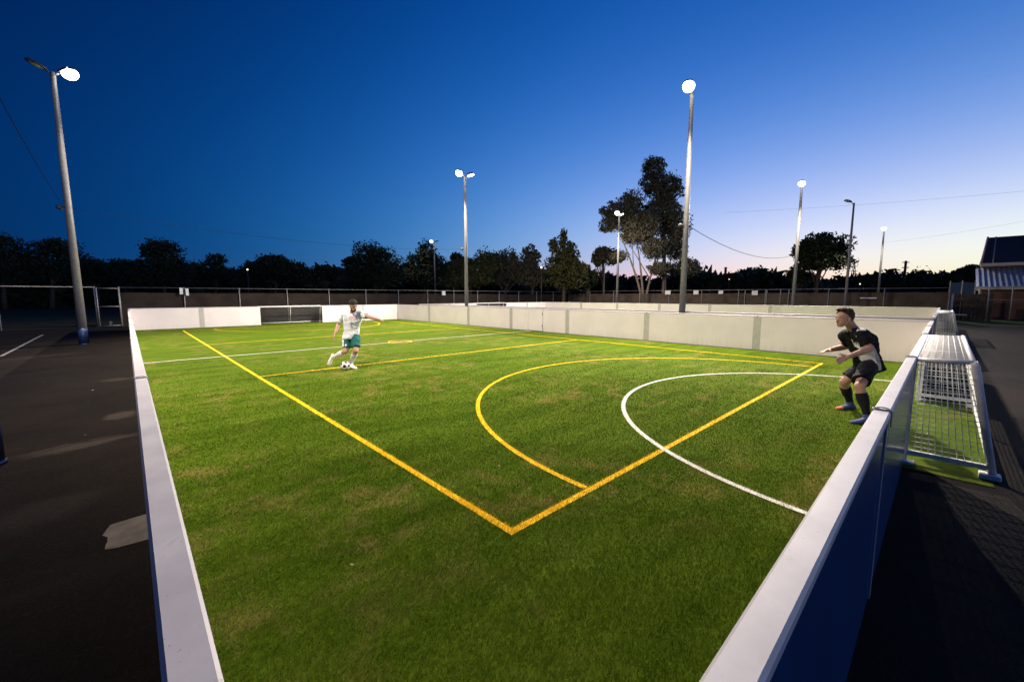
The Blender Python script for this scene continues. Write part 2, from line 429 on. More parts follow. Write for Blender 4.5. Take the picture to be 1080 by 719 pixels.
class MB:
    def __init__(s):
        s.v, s.f, s.mi, s.sm = [], [], [], []

    def add(s, verts, faces, mi=0, smooth=False):
        k = len(s.v)
        s.v += [tuple(p) for p in verts]
        for f in faces:
            s.f.append(tuple(k + i for i in f))
            s.mi.append(mi)
            s.sm.append(smooth)
        return s

    def box(s, a, b, mi=0):
        x0, y0, z0 = a
        x1, y1, z1 = b
        x0, x1 = min(x0, x1), max(x0, x1)
        y0, y1 = min(y0, y1), max(y0, y1)
        z0, z1 = min(z0, z1), max(z0, z1)
        vs = [(x0, y0, z0), (x1, y0, z0), (x1, y1, z0), (x0, y1, z0), (x0, y0, z1), (x1, y0, z1), (x1, y1, z1), (x0, y1, z1)]
        return s.add(vs, [(3, 2, 1, 0), (4, 5, 6, 7), (0, 1, 5, 4), (1, 2, 6, 5), (2, 3, 7, 6), (3, 0, 4, 7)], mi)

    def bevbox(s, a, b, e=0.006, mi=0):
        """box with chamfered edges"""
        lo = [min(a[i], b[i]) for i in range(3)]
        hi = [max(a[i], b[i]) for i in range(3)]
        e = min(e, *[(hi[i] - lo[i]) * .4 for i in range(3)])
        vs, idx = [], {}
        for cx in (0, 1):
            for cy in (0, 1):
                for cz in (0, 1):
                    c = (cx, cy, cz)
                    for ax in range(3):
                        p = []
                        for i in range(3):
                            q = hi[i] if c[i] else lo[i]
                            if i != ax: q += -e if c[i] else e
                            p.append(q)
                        idx[(c, ax)] = len(vs)
                        vs.append(p)
        fs = []
        for ax in range(3):
            o = [(i) for i in range(3) if i != ax]
            for sd in (0, 1):
                loop = []
                for q in ((0, 0), (1, 0), (1, 1), (0, 1)):
                    c = [0, 0, 0]
                    c[ax] = sd
                    c[o[0]], c[o[1]] = q
                    loop.append(idx[(tuple(c), ax)])
                fs.append(loop)
            for q in ((0, 0), (1, 0), (1, 1), (0, 1)):
                c0, c1 = [0] * 3, [0] * 3
                c0[ax], c1[ax] = 0, 1
                c0[o[0]], c0[o[1]] = q
                c1[o[0]], c1[o[1]] = q
                fs.append([idx[(tuple(c0), o[0])], idx[(tuple(c1), o[0])], idx[(tuple(c1), o[1])], idx[(tuple(c0), o[1])]])
        for cx in (0, 1):
            for cy in (0, 1):
                for cz in (0, 1):
                    fs.append([idx[((cx, cy, cz), a_)] for a_ in range(3)])
        return s.add(vs, fs, mi)

    def loft(s, rings, mi=0, cap=True, smooth=True):
        n = len(rings[0])
        k = len(s.v)
        for r in rings: s.v += [tuple(p) for p in r]
        for i in range(len(rings) - 1):
            for j in range(n):
                j2 = (j + 1) % n
                s.f.append((k + i * n + j, k + i * n + j2, k + (i + 1) * n + j2, k + (i + 1) * n + j))
                s.mi.append(mi)
                s.sm.append(smooth)
        if cap:
            s.f.append(tuple(k + j for j in reversed(range(n))))
            s.f.append(tuple(k + (len(rings) - 1) * n + j for j in range(n)))
            s.mi += [mi, mi]
            s.sm += [False, False]
        return s

    def tube(s, pts, rad, n=8, mi=0, cap=True):
        pts = [Vector(p) for p in pts]
        if not hasattr(rad, '__len__'): rad = [rad] * len(pts)
        rings = []
        ref = None
        for i, p in enumerate(pts):
            d = (pts[min(i + 1, len(pts) - 1)] - pts[max(i - 1, 0)]).normalized()
            if ref is None:
                ref = Vector((0, 0, 1)) if abs(d.z) < 0.9 else Vector((1, 0, 0))
            a = d.cross(ref).normalized()
            b = a.cross(d).normalized()
            ref = b
            rings.append([p + (a * math.cos(t) + b * math.sin(t)) * rad[i] for t in [2 * PI * j / n for j in range(n)]])
        return s.loft(rings, mi, cap)

    def ellipsoid(s, c, ax, n=16, m=10, mi=0):
        c = Vector(c)
        A = [Vector(a) for a in ax]
        rings = []
        for i in range(m + 1):
            th = PI * min(max(i / m, 0.015), 0.985)
            rings.append([c + A[0] * math.sin(th) * math.cos(2 * PI * j / n) + A[1] * math.sin(th) * math.sin(2 * PI * j / n) - A[2] * math.cos(th) for j in range(n)])
        return s.loft(rings, mi)

    def mesh(s, name, mats):
        me = bpy.data.meshes.new(name)
        me.from_pydata(s.v, [], s.f)
        for m in (mats if isinstance(mats, (list, tuple)) else [mats]):
            me.materials.append(m)
        me.polygons.foreach_set('material_index', s.mi)
        me.polygons.foreach_set('use_smooth', s.sm)
        me.update()
        return me

    def build(s, name, mats, parent=None, world=True, **tags):
        o = link(name, s.mesh(name, mats), parent, world)
        return tag(o, **tags)


def np_mesh(name, V, k, mats, mi=None, tint=None):
    """many separate k-gons from an (n*k,3) array"""
    me = bpy.data.meshes.new(name)
    n = len(V) // k
    me.vertices.add(len(V))
    me.vertices.foreach_set('co', np.asarray(V, dtype=np.float32).ravel())
    me.loops.add(n * k)
    me.loops.foreach_set('vertex_index', np.arange(n * k, dtype=np.int32))
    me.polygons.add(n)
    me.polygons.foreach_set('loop_start', np.arange(0, n * k, k, dtype=np.int32))
    me.polygons.foreach_set('loop_total', np.full(n, k, dtype=np.int32))
    for m in mats: me.materials.append(m)
    if mi is not None: me.polygons.foreach_set('material_index', np.asarray(mi, dtype=np.int32))
    if tint is not None:
        at = me.attributes.new('tint', 'FLOAT_COLOR', 'FACE')
        c = np.ones((n, 4), dtype=np.float32)
        c[:, :3] = tint
        at.data.foreach_set('color', c.ravel())
    me.update(calc_edges=True)
    return me


def sheet(name, pts, z, m, kind='structure', **kw):
    mb = MB()
    mb.add([(x, y, z) for x, y in pts], [tuple(range(len(pts)))])
    return mb.build(name, m, kind=kind, **kw)


# ------------------------------------------------------------------ ground
W = 1.185
X0, X1, Y0, Y1 = 0.07, 15.60, 0.24, 29.80          # first pitch, inside faces
Q0, Q1 = 17.75, 33.60                               # second pitch
sheet('ground', [(-260, -300), (460, -300), (460, 420), (-260, 420)], -0.016, M['earth'])
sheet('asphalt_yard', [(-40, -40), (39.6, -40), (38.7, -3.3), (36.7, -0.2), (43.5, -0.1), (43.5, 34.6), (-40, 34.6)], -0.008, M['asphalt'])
sheet('grass_verge', [(39.6, -40), (60, -40), (60, 10), (43.5, 10), (43.5, -0.1), (36.7, -0.2), (38.7, -3.3)], -0.004, M['verge'])
sheet('pitch_turf', [(X0 - .03, Y0 - .03), (X1 + .03, Y0 - .03), (X1 + .03, Y1 + .03), (X0 - .03, Y1 + .03)], 0.0, M['turf'])
sheet('pitch_turf', [(Q0 + .01, Y0 - .03), (Q1 + .03, Y0 - .03), (Q1 + .03, Y1 + .03), (Q0 + .01, Y1 + .03)], 0.0, M['turf'])


def blob(cx, cy, rx, ry, n=26, rough=0.18, seed=0, rot=0.0):
    r = random.Random(seed)
    ph = [r.uniform(0, 6.28) for _ in range(4)]
    out = []
    for i in range(n):
        a = 2 * PI * i / n
        k = 1 + rough * (math.sin(2 * a + ph[0]) + .7 * math.sin(3 * a + ph[1]) + .5 * math.sin(5 * a + ph[2]) + .35 * math.sin(9 * a + ph[3])) + r.uniform(-.05, .05)
        x, y = rx * k * math.cos(a), ry * k * math.sin(a)
        out.append((cx + x * math.cos(rot) - y * math.sin(rot), cy + x * math.sin(rot) + y * math.cos(rot)))
    return out


q_ = [(-0.255, 4.10), (-0.245, 4.30), (-0.275, 4.36), (-0.235, 4.53), (0.0, 4.55), (0.0, 4.05), (-0.19, 4.07)]
o_ = []
r_ = random.Random(8)
for (a_, b_) in zip(q_, q_[1:] + q_[:1]):
    m_ = max(1, int(math.hypot(b_[0] - a_[0], b_[1] - a_[1]) / .035))
    for k in range(m_):
        o_.append((a_[0] + (b_[0] - a_[0]) * k / m_ + r_.uniform(-.003, .003), a_[1] + (b_[1] - a_[1]) * k / m_ + r_.uniform(-.003, .003)))
sheet('concrete_patch', o_, -0.004, M['concrete'])
sheet('parking_line', [(-3.01, 19.9), (-3.10, 29.6), (-3.02, 29.6), (-2.92, 19.9)], -0.004, M['road_paint'])
sheet('parking_line', [(-3.3, 8.0), (-3.06, 18.6), (-2.98, 18.6), (-3.2, 8.0)], -0.004, M['road_paint'])

# ------------------------------------------------------------------ painted lines
LW = 0.033


def line(mb, a, b, w=LW):
    a, b = Vector((*a, 0)), Vector((*b, 0))
    d = (b - a).normalized()
    n = Vector((-d.y, d.x, 0)) * w
    k = max(1, int((b - a).length / 0.5))
    L_, R_ = [], []
    for i in range(k + 1):
        p = a + (b - a) * i / k
        j = random.uniform(-.004, .004)
        L_.append(p + n * (1 + j * 20) + n * 0)
        R_.append(p - n * (1 - j * 20))
    mb.add([(p.x, p.y, 0) for p in L_ + R_], [(i, k + 1 + i, k + 2 + i, i + 1) for i in range(k)])


def arc(mb, c, r, a0, a1, w=LW):
    k = max(12, int(abs(a1 - a0) * r / 0.15))
    vs = []
    for q in (r + w, r - w):
        for i in range(k + 1):
            a = a0 + (a1 - a0) * i / k
            vs.append((c[0] + q * math.cos(a), c[1] + q * math.sin(a), 0))
    mb.add(vs, [(i, i + 1, k + 2 + i, k + 1 + i) for i in range(k)])


YX0, YX1, YY0, YY1 = 2.07, 13.84, 2.20, 27.80


def lay(name, fn, z, m):
    mb = MB()
    fn(mb)
    mb.v = [(x, y, z) for x, y, _ in mb.v]
    o = mb.build(name, m, kind='structure')
    return o


lay('yellow_line', lambda m: line(m, (YX0, YY0 - LW), (YX0, YY1)), 0.004, M['yellow'])
lay('yellow_line', lambda m: line(m, (YX0 + LW, YY0), (YX1, YY0)), 0.0045, M['yellow'])
lay('yellow_line', lambda m: line(m, (YX1 - LW, YY0 + LW), (YX1 - LW, YY1), 0.03), 0.004, M['yellow'])
lay('yellow_line', lambda m: line(m, (YX0 + LW, YY1), (YX1 - 2 * LW, YY1), 0.03), 0.004, M['yellow'])
lay('yellow_line', lambda m: line(m, (YX0 + LW, 10.70), (YX1 - 2 * LW, 10.60)), 0.0045, M['yellow'])
lay('yellow_line', lambda m: line(m, (YX0 + LW, 19.3), (YX1 - 2 * LW, 19.0), 0.03), 0.0045, M['yellow'])
lay('yellow_line', lambda m: arc(m, (8.03, YY0), 4.93, R(0.6), R(179.4)), 0.005, M['yellow'])
lay('yellow_line', lambda m: arc(m, (8.03, YY1), 4.6, R(180.5), R(359.5), 0.03), 0.005, M['yellow'])
lay('yellow_line', lambda m: arc(m, (7.95, 15.05), 0.45, 0, 2 * PI), 0.008, M['yellow'])
lay('white_line', lambda m: arc(m, (8.03, 0.2), 3.97, R(1), R(179)), 0.009, M['white_line'])
lay('white_line', lambda m: line(m, (X0, 15.05), (X1, 15.0)), 0.0065, M['white_line'])


def on_line(x, y):
    """0 turf, 1 yellow, 2 white"""
    r = np.zeros(len(x), dtype=np.int32)
    yl = (np.abs(x - YX0) < LW) & (y > YY0 - LW)
    yl |= (np.abs(y - YY0) < LW) & (x > YX0 - LW) & (x < YX1)
    yl |= (np.abs(np.hypot(x - 8.03, y - YY0) - 4.93) < LW) & (y > YY0)
    r[yl] = 1
    r[np.abs(np.hypot(x - 8.03, y - 0.2) - 3.97) < LW] = 2
    return r


# standing fibres of the turf, nearer part of the pitch
pts = []
for (r0, r1, dens) in ((0.6, 1.6, 26000), (1.6, 2.6, 21000), (2.6, 3.6, 15000), (3.6, 5, 9000), (5, 7, 4800), (7, 9.5, 2600), (9.5, 15, 1100)):
    n = int(dens * PI / 4 * (r1 * r1 - r0 * r0))
    rr = np.sqrt(rng.uniform(r0 * r0, r1 * r1, n))
    aa = rng.uniform(0, PI / 2, n)
    x, y = rr * np.cos(aa), rr * np.sin(aa)
    fw = x * FW.x + y * FW.y
    rt = x * RT.x + y * RT.y
    ok = (x > X0 + .01) & (y > Y0 + .01) & (x < X1) & (np.abs(rt) < fw * 1.36 + .3) & (rng.random(n) < np.clip((15.5 - rr) / 8, 0, 1))
    pts.append(np.stack([x[ok], y[ok], np.full(ok.sum(), (r0 + r1) / 2)], 1))
pts = np.concatenate(pts)
n = len(pts)
wd = 0.0009 + 0.00050 * pts[:, 2]
hg = rng.uniform(0.010, 0.024, n)
az = rng.uniform(0, 2 * PI, n)
ln = rng.normal(0, 0.012, (n, 2)) + np.array([0.006, 0.004])
base = np.stack([pts[:, 0], pts[:, 1], np.full(n, -0.001)], 1)
dx = np.stack([np.cos(az) * wd, np.sin(az) * wd, np.zeros(n)], 1)
tip = base + np.stack([ln[:, 0], ln[:, 1], hg], 1)
V = np.stack([base - dx, base + dx, tip], 1).reshape(-1, 3)
kind = on_line(pts[:, 0], pts[:, 1])
V[:, 2] += np.repeat(np.where(kind > 0, 0.004, 0.0), 3)
tint = np.clip(rng.normal(1, 0.20, n), 0.5, 1.7)[:, None] * np.array([1, 1, 1]) * np.where(rng.random(n) < 0.06, 1.5, 1.0)[:, None]
o = link('grass_fibres', np_mesh('grass_fibres', V, 3, [M['blade'], M['yellow'], M['white_line']], kind, tint))
tag(o, 'short green artificial grass fibres standing on the near pitch', 'grass', kind='stuff')


# a few fallen leaves and scraps
rs = np.random.default_rng(5)
xy = np.concatenate([np.stack([rs.uniform(.3, 11, 46), rs.uniform(.4, 12, 46)], 1), np.stack([rs.uniform(-2.6, -.2, 26), rs.uniform(1.5, 14, 26)], 1), np.stack([rs.uniform(6, 16, 16), rs.uniform(-3.4, -.8, 16)], 1)])
k = len(xy)
a = rs.uniform(0, 6.28, k)
l_ = rs.uniform(.010, .026, k)
ux, uy = np.cos(a), np.sin(a)
c3 = np.concatenate([xy, np.where(xy[:, 0] > 0.1, .022, .004)[:, None]], 1)
c3[xy[:, 1] < 0, 2] = .004
d1 = np.stack([ux * l_, uy * l_, rs.uniform(-.003, .006, k)], 1)
d2 = np.stack([-uy * l_ * .4, ux * l_ * .4, rs.uniform(.0, .006, k)], 1)
V = np.stack([c3 - d1, c3 - d2, c3 + d1, c3 + d2], 1).reshape(-1, 3)
M['litter'] = mat('dry leaf litter', rough=0.9, spec=0.1, fn=worn((0.42, 0.33, 0.20), (0.22, 0.12, 0.06), 3, 0, 0.001, 50, (0.85, 0.95)))
link('fallen_leaves', np_mesh('fallen_leaves', V, 4, [M['litter']]))
tag(bpy.data.objects['fallen_leaves'], 'scattered tiny dry leaves on the turf and asphalt', 'leaves', kind='stuff')

# ------------------------------------------------------------------ pitch walls
def wall(label, axis, at, a, b, inner, joints, clips, end_caps=(True, True), gate=None, group='white perimeter walls of the pitches', back='shade_and_screen_blue'):
    """axis 'x' or 'y' the wall runs along; at = inner face; inner = +1/-1 side on which the pitch lies"""
    loc = (a, at, 0) if axis == 'x' else (at, a, 0)
    t = thing('pitch_wall', label, 'wall', loc, 0, group)

    def bx(mb, l0, l1, t0, t1, z0, z1, mi=0, bev=None):
        # t: distance outwards from the inner face
        p0, p1 = at - inner * t0, at - inner * t1
        A, B = ((l0, p0, z0), (l1, p1, z1)) if axis == 'x' else ((p0, l0, z0), (p1, l1, z1))
        return mb.bevbox(A, B, bev, mi) if bev else mb.box(A, B, mi)
    cuts = sorted([a] + [j for j in joints if a < j < b] + [b])
    if gate: cuts = sorted(set(cuts + [gate[0], gate[1]]))
    for l0, l1 in zip(cuts[:-1], cuts[1:]):
        if gate and abs(l0 - gate[0]) < .01:
            g = bx(MB(), l0 + .05, l1 - .03, .008, .05, .03, W - .045, bev=.004).build('gate_leaf', M['panel'], t)
            mb = MB()
            for z in (.25, .85): bx(mb, l0 + .03, l0 + .07, -.012, .004, z, z + .12)
            mb.build('hinge', M['clamp'], g)
            continue
        bx(MB(), l0 + .003, l1 - .003, .006, .046, .012, W - .042, bev=.003).build('wall_panel', M['panel'], t)
        bx(MB(), l0 + .004, l1 - .004, .048, .058, .012, W - .042, bev=.002).build('panel_outer_face', M[back], t)  # outer face of the panel; its default colour has blue shade painted in
    bx(MB(), a, b, -.004, .076, W - .04, W, bev=.008).build('cap_rail', M['cap'], t)
    bx(MB(), a, b, .012, .05, -.004, .0115).build('base_channel', M['clamp'], t)
    for j in joints:
        mb = MB()
        for k in range(5):
            bx(mb, j - .118 + k * .048, j - .118 + k * .048 + .044, .001, .005, .02, W - .043)
        bx(mb, j - .02, j + .02, .059, .066, .012, W - .06)
        mb.build('joint_strip', M['joint'], t)
    for c in clips:
        mb = MB()
        bx(mb, c - .018, c + .018, -.009, .081, W + .0005, W + .007, bev=.002)
        bx(mb, c - .018, c + .018, -.0095, -.0045, W - .05, W + .006)
        bx(mb, c - .018, c + .018, .0765, .0815, W - .09, W + .006)
        pts_ = []
        for i in range(9):
            q = i / 8
            tt = -.009 + .09 * q
            z = W + .004 + .009 * math.sin(PI * q)
            l = c + .012 * math.sin(PI * q)
            pp = at - inner * tt
            pts_.append((l, pp, z) if axis == 'x' else (pp, l, z))
        mb.tube(pts_, .0035, 6)
        mb.build('cap_clamp', M['clamp'], t)
    return t


LJ = [4.45, 8.65, 12.85, 17.05, 21.25, 25.45]
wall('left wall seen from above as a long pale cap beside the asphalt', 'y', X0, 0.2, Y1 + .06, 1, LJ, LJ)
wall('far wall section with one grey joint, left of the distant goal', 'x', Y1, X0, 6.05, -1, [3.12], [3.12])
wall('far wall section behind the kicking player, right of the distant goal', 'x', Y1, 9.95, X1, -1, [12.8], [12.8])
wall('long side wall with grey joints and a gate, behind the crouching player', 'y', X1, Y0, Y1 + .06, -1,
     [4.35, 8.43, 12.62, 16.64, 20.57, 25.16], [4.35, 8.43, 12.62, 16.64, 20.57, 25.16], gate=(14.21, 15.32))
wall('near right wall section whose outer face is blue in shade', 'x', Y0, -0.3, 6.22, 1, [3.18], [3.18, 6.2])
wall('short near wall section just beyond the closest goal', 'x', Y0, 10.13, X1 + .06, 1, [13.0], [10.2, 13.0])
wall('second pitch side wall hidden mostly behind the long gated wall', 'y', Q0, Y0, Y1 + .06, 1, [4.4, 8.6, 12.8, 17, 21.2, 25.4], [], back='panel')
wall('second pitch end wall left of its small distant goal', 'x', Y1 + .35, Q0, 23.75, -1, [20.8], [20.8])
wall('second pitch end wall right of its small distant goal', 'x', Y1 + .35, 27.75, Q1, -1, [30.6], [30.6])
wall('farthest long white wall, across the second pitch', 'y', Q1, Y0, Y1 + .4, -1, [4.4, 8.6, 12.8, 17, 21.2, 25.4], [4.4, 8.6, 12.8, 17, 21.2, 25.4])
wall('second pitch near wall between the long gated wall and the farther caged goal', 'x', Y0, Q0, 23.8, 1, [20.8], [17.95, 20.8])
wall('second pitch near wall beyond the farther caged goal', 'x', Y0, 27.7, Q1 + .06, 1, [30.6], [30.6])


# ------------------------------------------------------------------ caged goals
def goal(label, loc, rotz, w=3.86, dt=0.44, db=0.66, mesh_m='mesh_white', cell=0.056):
    t = thing('caged_goal', label, 'goal', loc, rotz, 'caged steel goals set into the walls')
    h = W - .012
    r = .027

    def bld(name, mb, m, par=t): return mb.build(name, m, par, world=False)
    for x in (0, w):
        bld('front_post', MB().box((x - .035, -.035, .0), (x + .035, .035, h)), M['goal_white'])
        mb = MB()
        mb.tube([(x, -dt, h), (x, -dt - .02, h - .04), (x, -db, .05)], r * 1.25, 10)
        bld('back_post', mb, M['goal_white'])
        bld('side_bar', MB().tube([(x, 0, h - .02), (x, -dt, h - .005)], r * .8, 8), M['goal_white'])
        bld('base_bar', MB().box((x - .022, -db + .04, .085), (x + .022, -.036, .135)), M['goal_white'])
        s_ = -1 if x == 0 else 1
        bld('foot_plate', MB().bevbox((x - .07, -db - .06, .0), (x + .07, -db + .09, .05), .008), M['goal_white'])
        bld('foot_plate', MB().bevbox((x - .06 + s_ * .07, -.10, .0), (x + .06 + s_ * .07, .01, .03), .006), M['goal_white'])
    bld('crossbar', MB().bevbox((-.03, -.04, h - .055), (w + .03, .04, h + .006), .008), M['goal_white'])
    bld('top_back_bar', MB().tube([(0, -dt, h), (w, -dt, h)], r * .9, 10), M['goal_white'])
    bld('base_bar', MB().tube([(0, -db, .075), (w, -db, .075)], r * 1.1, 8), M['goal_white'])
    mb = MB()
    nx = int(w / cell)
    wr = .0036

    def yb(z): return -db + (db - dt) * z / h
    for i in range(1, nx):
        x = w * i / nx
        k = 1.9 if i % 17 == 0 else 1.0
        mb.tube([(x, -.03, h - .004), (x, -dt, h - .002)], wr * k, 4)
    nt = 8
    for i in range(1, nt):
        y = -dt * i / nt
        mb.tube([(0, y, h + .004), (w, y, h + .004)], wr, 4)
    bld('roof_mesh', mb, M[mesh_m])
    mb = MB()
    for i in range(1, nx):
        x = w * i / nx
        mb.tube([(x, yb(.09), .09), (x, -dt, h)], wr, 4)
    nz = 19
    for i in range(1, nz):
        z = .1 + (h - .1) * i / nz
        mb.tube([(0, yb(z) + .008, z), (w, yb(z) + .008, z)], wr, 4)
    bld('back_mesh', mb, M[mesh_m])
    if mesh_m != 'mesh_white':
        bld('net_bar', MB().box((0.03, yb(.42) - .03, .40), (w - .03, yb(.42), .47)), M['fixture'])
    bld('brace', MB().tube([(w / 2, -db, .09), (w / 2, -dt, h)], r * .8, 8), M['goal_white'])
    for x in (0, w):
        mb = MB()
        ns = 11
        for i in range(1, ns):
            q = i / ns
            mb.tube([(x, -.035 + (-db + .07) * q, .13), (x, -.03 + (-dt + .03) * q, h - .03)], wr, 4)
        for i in range(1, nz):
            z = .13 + (h - .15) * i / nz
            mb.tube([(x + .007, -.035, z), (x + .007, yb(z), z)], wr, 4)
        bld('side_mesh', mb, M[mesh_m])
    return t


goal('nearest white caged goal, outside the near right wall', (6.27, Y0 - .045, 0), 0)
goal('small caged goal at the right edge, beyond the nearest one', (23.86, Y0 - .045, 0), 0)
goal('distant goal with dark net and white centre brace, behind the kicking player', (9.92, Y1 + .045, 0), PI, 3.84, mesh_m='mesh_grey', cell=.05)
goal('goal in the end wall of the second pitch, only its top visible', (27.7, Y1 + .39, 0), PI, mesh_m='mesh_grey', cell=.05)
for (x0, x1, y0, y1) in ((6.0, 10.42, -.47, Y0 - .03), (23.5, 28.1, -.47, Y0 - .03), (5.8, 10.2, Y1 + .03, Y1 + .9), (23.5, 28.0, Y1 + .38, Y1 + 1.2)):
    sheet('goal_turf', [(x0, y0), (x1, y0), (x1, y1), (x0, y1)], 0.0, M['turf'])


# ------------------------------------------------------------------ floodlight poles
PH = 9.8


def floodlight(label, x, y, heads, power=0, blue=False, fitting=None, ph=PH, rb=.135, aimd=None, cone=130):
    """heads: list of (azimuth in degrees, lit)"""
    t = thing('floodlight_pole', label, 'floodlight', (x, y, 0), 0, 'floodlight poles round the pitches')

    def bld(name, mb, m, par=t): return mb.build(name, m, par, world=False)
    z0 = .0
    if blue:
        bld('painted_foot', MB().tube([(0, 0, -.02), (0, 0, .62)], [rb * 1.04, rb * 1.02], 20), M['pole_blue'])
        z0 = .62
    bld('pole', MB().tube([(0, 0, z0), (0, 0, ph * .5), (0, 0, ph)], [rb, rb * .78, rb * .55], 20), M['pole'])
    bld('base_collar', MB().tube([(0, 0, -.01), (0, 0, .03)], [rb * 1.14, rb * 1.1], 20), M['pole_blue' if blue else 'clamp'])
    if fitting:
        z, az_ = fitting
        c, s_ = math.cos(R(az_)), math.sin(R(az_))
        mb = MB()
        mb.tube([(0, 0, z), (c * .22, s_ * .22, z + .02)], .025, 6)
        mb.ellipsoid((c * .27, s_ * .27, z), ((.10, 0, 0), (0, .10, 0), (0, 0, .085)), 12, 8)
        bld('bracket_fitting', mb, M['fixture'])
    for (a, lit, *kk) in heads:
        k_ = kk[0] if kk else 1.0
        d = Vector((math.cos(R(a)), math.sin(R(a)), 0))
        e = Vector((-d.y, d.x, 0))
        up = Vector((0, 0, 1))
        ax = (d * math.cos(R(20)) + up * math.sin(R(20)))
        nn = (up * math.cos(R(20)) - d * math.sin(R(20)))
        root = Vector((0, 0, ph - .02))
        bld('head_arm', MB().tube([root - up * .1, root + d * .15 + up * .03], .035, 8), M['pole'])
        c = root + ax * .40 + up * .02
        rings = []
        for q, ww, hh in ((-.26, .05, .04), (-.20, .12, .08), (-.03, .20, .12), (.20, .19, .10), (.27, .13, .05)):
            o_ = c + ax * q
            rings.append([o_ + e * (ww * math.cos(k)) + nn * (hh * (math.sin(k) if math.sin(k) > 0 else .25 * math.sin(k))) for k in [2 * PI * j / 16 for j in range(16)]])
        h = bld('lamp_head', MB().loft(rings), M['fixture'])
        ln_ = MB()
        if lit:
            ln_.ellipsoid(c + ax * .04 - nn * .08, (ax * .235, e * .225, nn * (.20 if k_ >= 1 else .07)), 20, 12)
            bld('lamp_glass', ln_, M['lens_on'], h)
        else:
            ln_.ellipsoid(c + ax * .02 - nn * .025, (ax * .19, e * .16, nn * .04), 16, 8)
            bld('lamp_glass', ln_, M['lens_off'], h)
        if lit and power:
            L = bpy.data.lights.new('lamp_beam', 'SPOT')
            L.energy = power * k_
            L.color = (1.0, 0.88, 0.74)
            L.spot_size = R(cone)
            L.spot_blend = 1.0
            L.shadow_soft_size = .13
            lo = bpy.data.objects.new('lamp_beam', L)
            COL.objects.link(lo)
            lo.parent = t
            lo.location = c + ax * .40 - nn * .30
            dd = aimd if aimd and k_ >= 1 else (d * 1.0 - up * 1.25)
            lo.rotation_euler = Vector(dd).to_track_quat('-Z', 'Y').to_euler()
    return t


PW = 16500
floodlight('tall floodlight pole at far left with blue foot and one lit lamp', -1.32, 22.6, [(-8, True), (172, False)], PW * .52, True, (5.1, 150), aimd=(1.0, -.45, -1.2))
floodlight('floodlight pole cut by the left frame edge, only its blue foot visible', -1.28, 7.1, [(0, True)], PW * .46, True, rb=.15, aimd=(1.0, .6, -1.0), cone=142)
floodlight('floodlight pole behind the long wall with two lit lamps, the left one brighter', 17.0, 22.6, [(172, True), (-8, True, .7)], PW, fitting=(5.0, 150))
floodlight('tallest looking floodlight pole at right of the big gum tree', 17.15, 7.65, [(186, True)], PW, fitting=(4.75, 150), ph=9.95)
floodlight('floodlight pole in front of the big gum tree, warm lamp among its leaves', 35.9, 22.7, [(185, True), (5, True, .10)], PW)
floodlight('floodlight pole in front of the dark round tree', 36.4, 7.85, [(190, True)], PW * 1.2)
floodlight('most distant left floodlight pole standing among dark trees', 34.0, 53.0, [(170, True), (-10, False)], PW * .06)
floodlight('unlit pole with a small bent head between two lit lamps', 41.0, 5.4, [(120, False)], 0, ph=8.9, rb=.11)
floodlight('slender lit pole in the pale sky left of the brick building', 64.0, 5.5, [(180, True)], PW * .5, ph=9.4)

# ------------------------------------------------------------------ overhead cables
def cable(label, a, b, sag, r=.012):
    a, b = Vector(a), Vector(b)
    pts_ = []
    for i in range(25):
        q = i / 24
        p = a.lerp(b, q)
        p.z -= sag * 4 * q * (1 - q)
        pts_.append(p)
    o = MB().tube(pts_, r, 6).build('overhead_cable', M['cable'], label=label, cat='cable', group='overhead cables')
    return o


cable('thin cable sloping up to the top left frame edge from the far left pole', (-1.45, 22.5, 5.2), (-1.3, 7.1, 5.6), .25, .007)
cable('thin cable crossing the dark blue sky between left and middle poles', (-1.2, 22.7, 5.1), (16.9, 22.7, 5.0), .45, .006)
cable('thin cable sagging from the tallest looking pole towards the round tree', (17.25, 7.6, 4.75), (36.3, 7.9, 4.9), .7)
cable('upper thin cable rising to the right frame edge above the brick building', P(765, 224, 46), P(1180, 192, 30), .25, .006)
cable('lower thin cable rising to the right frame edge above the brick building', P(930, 256, 60), P(1180, 214, 34), .3, .006)


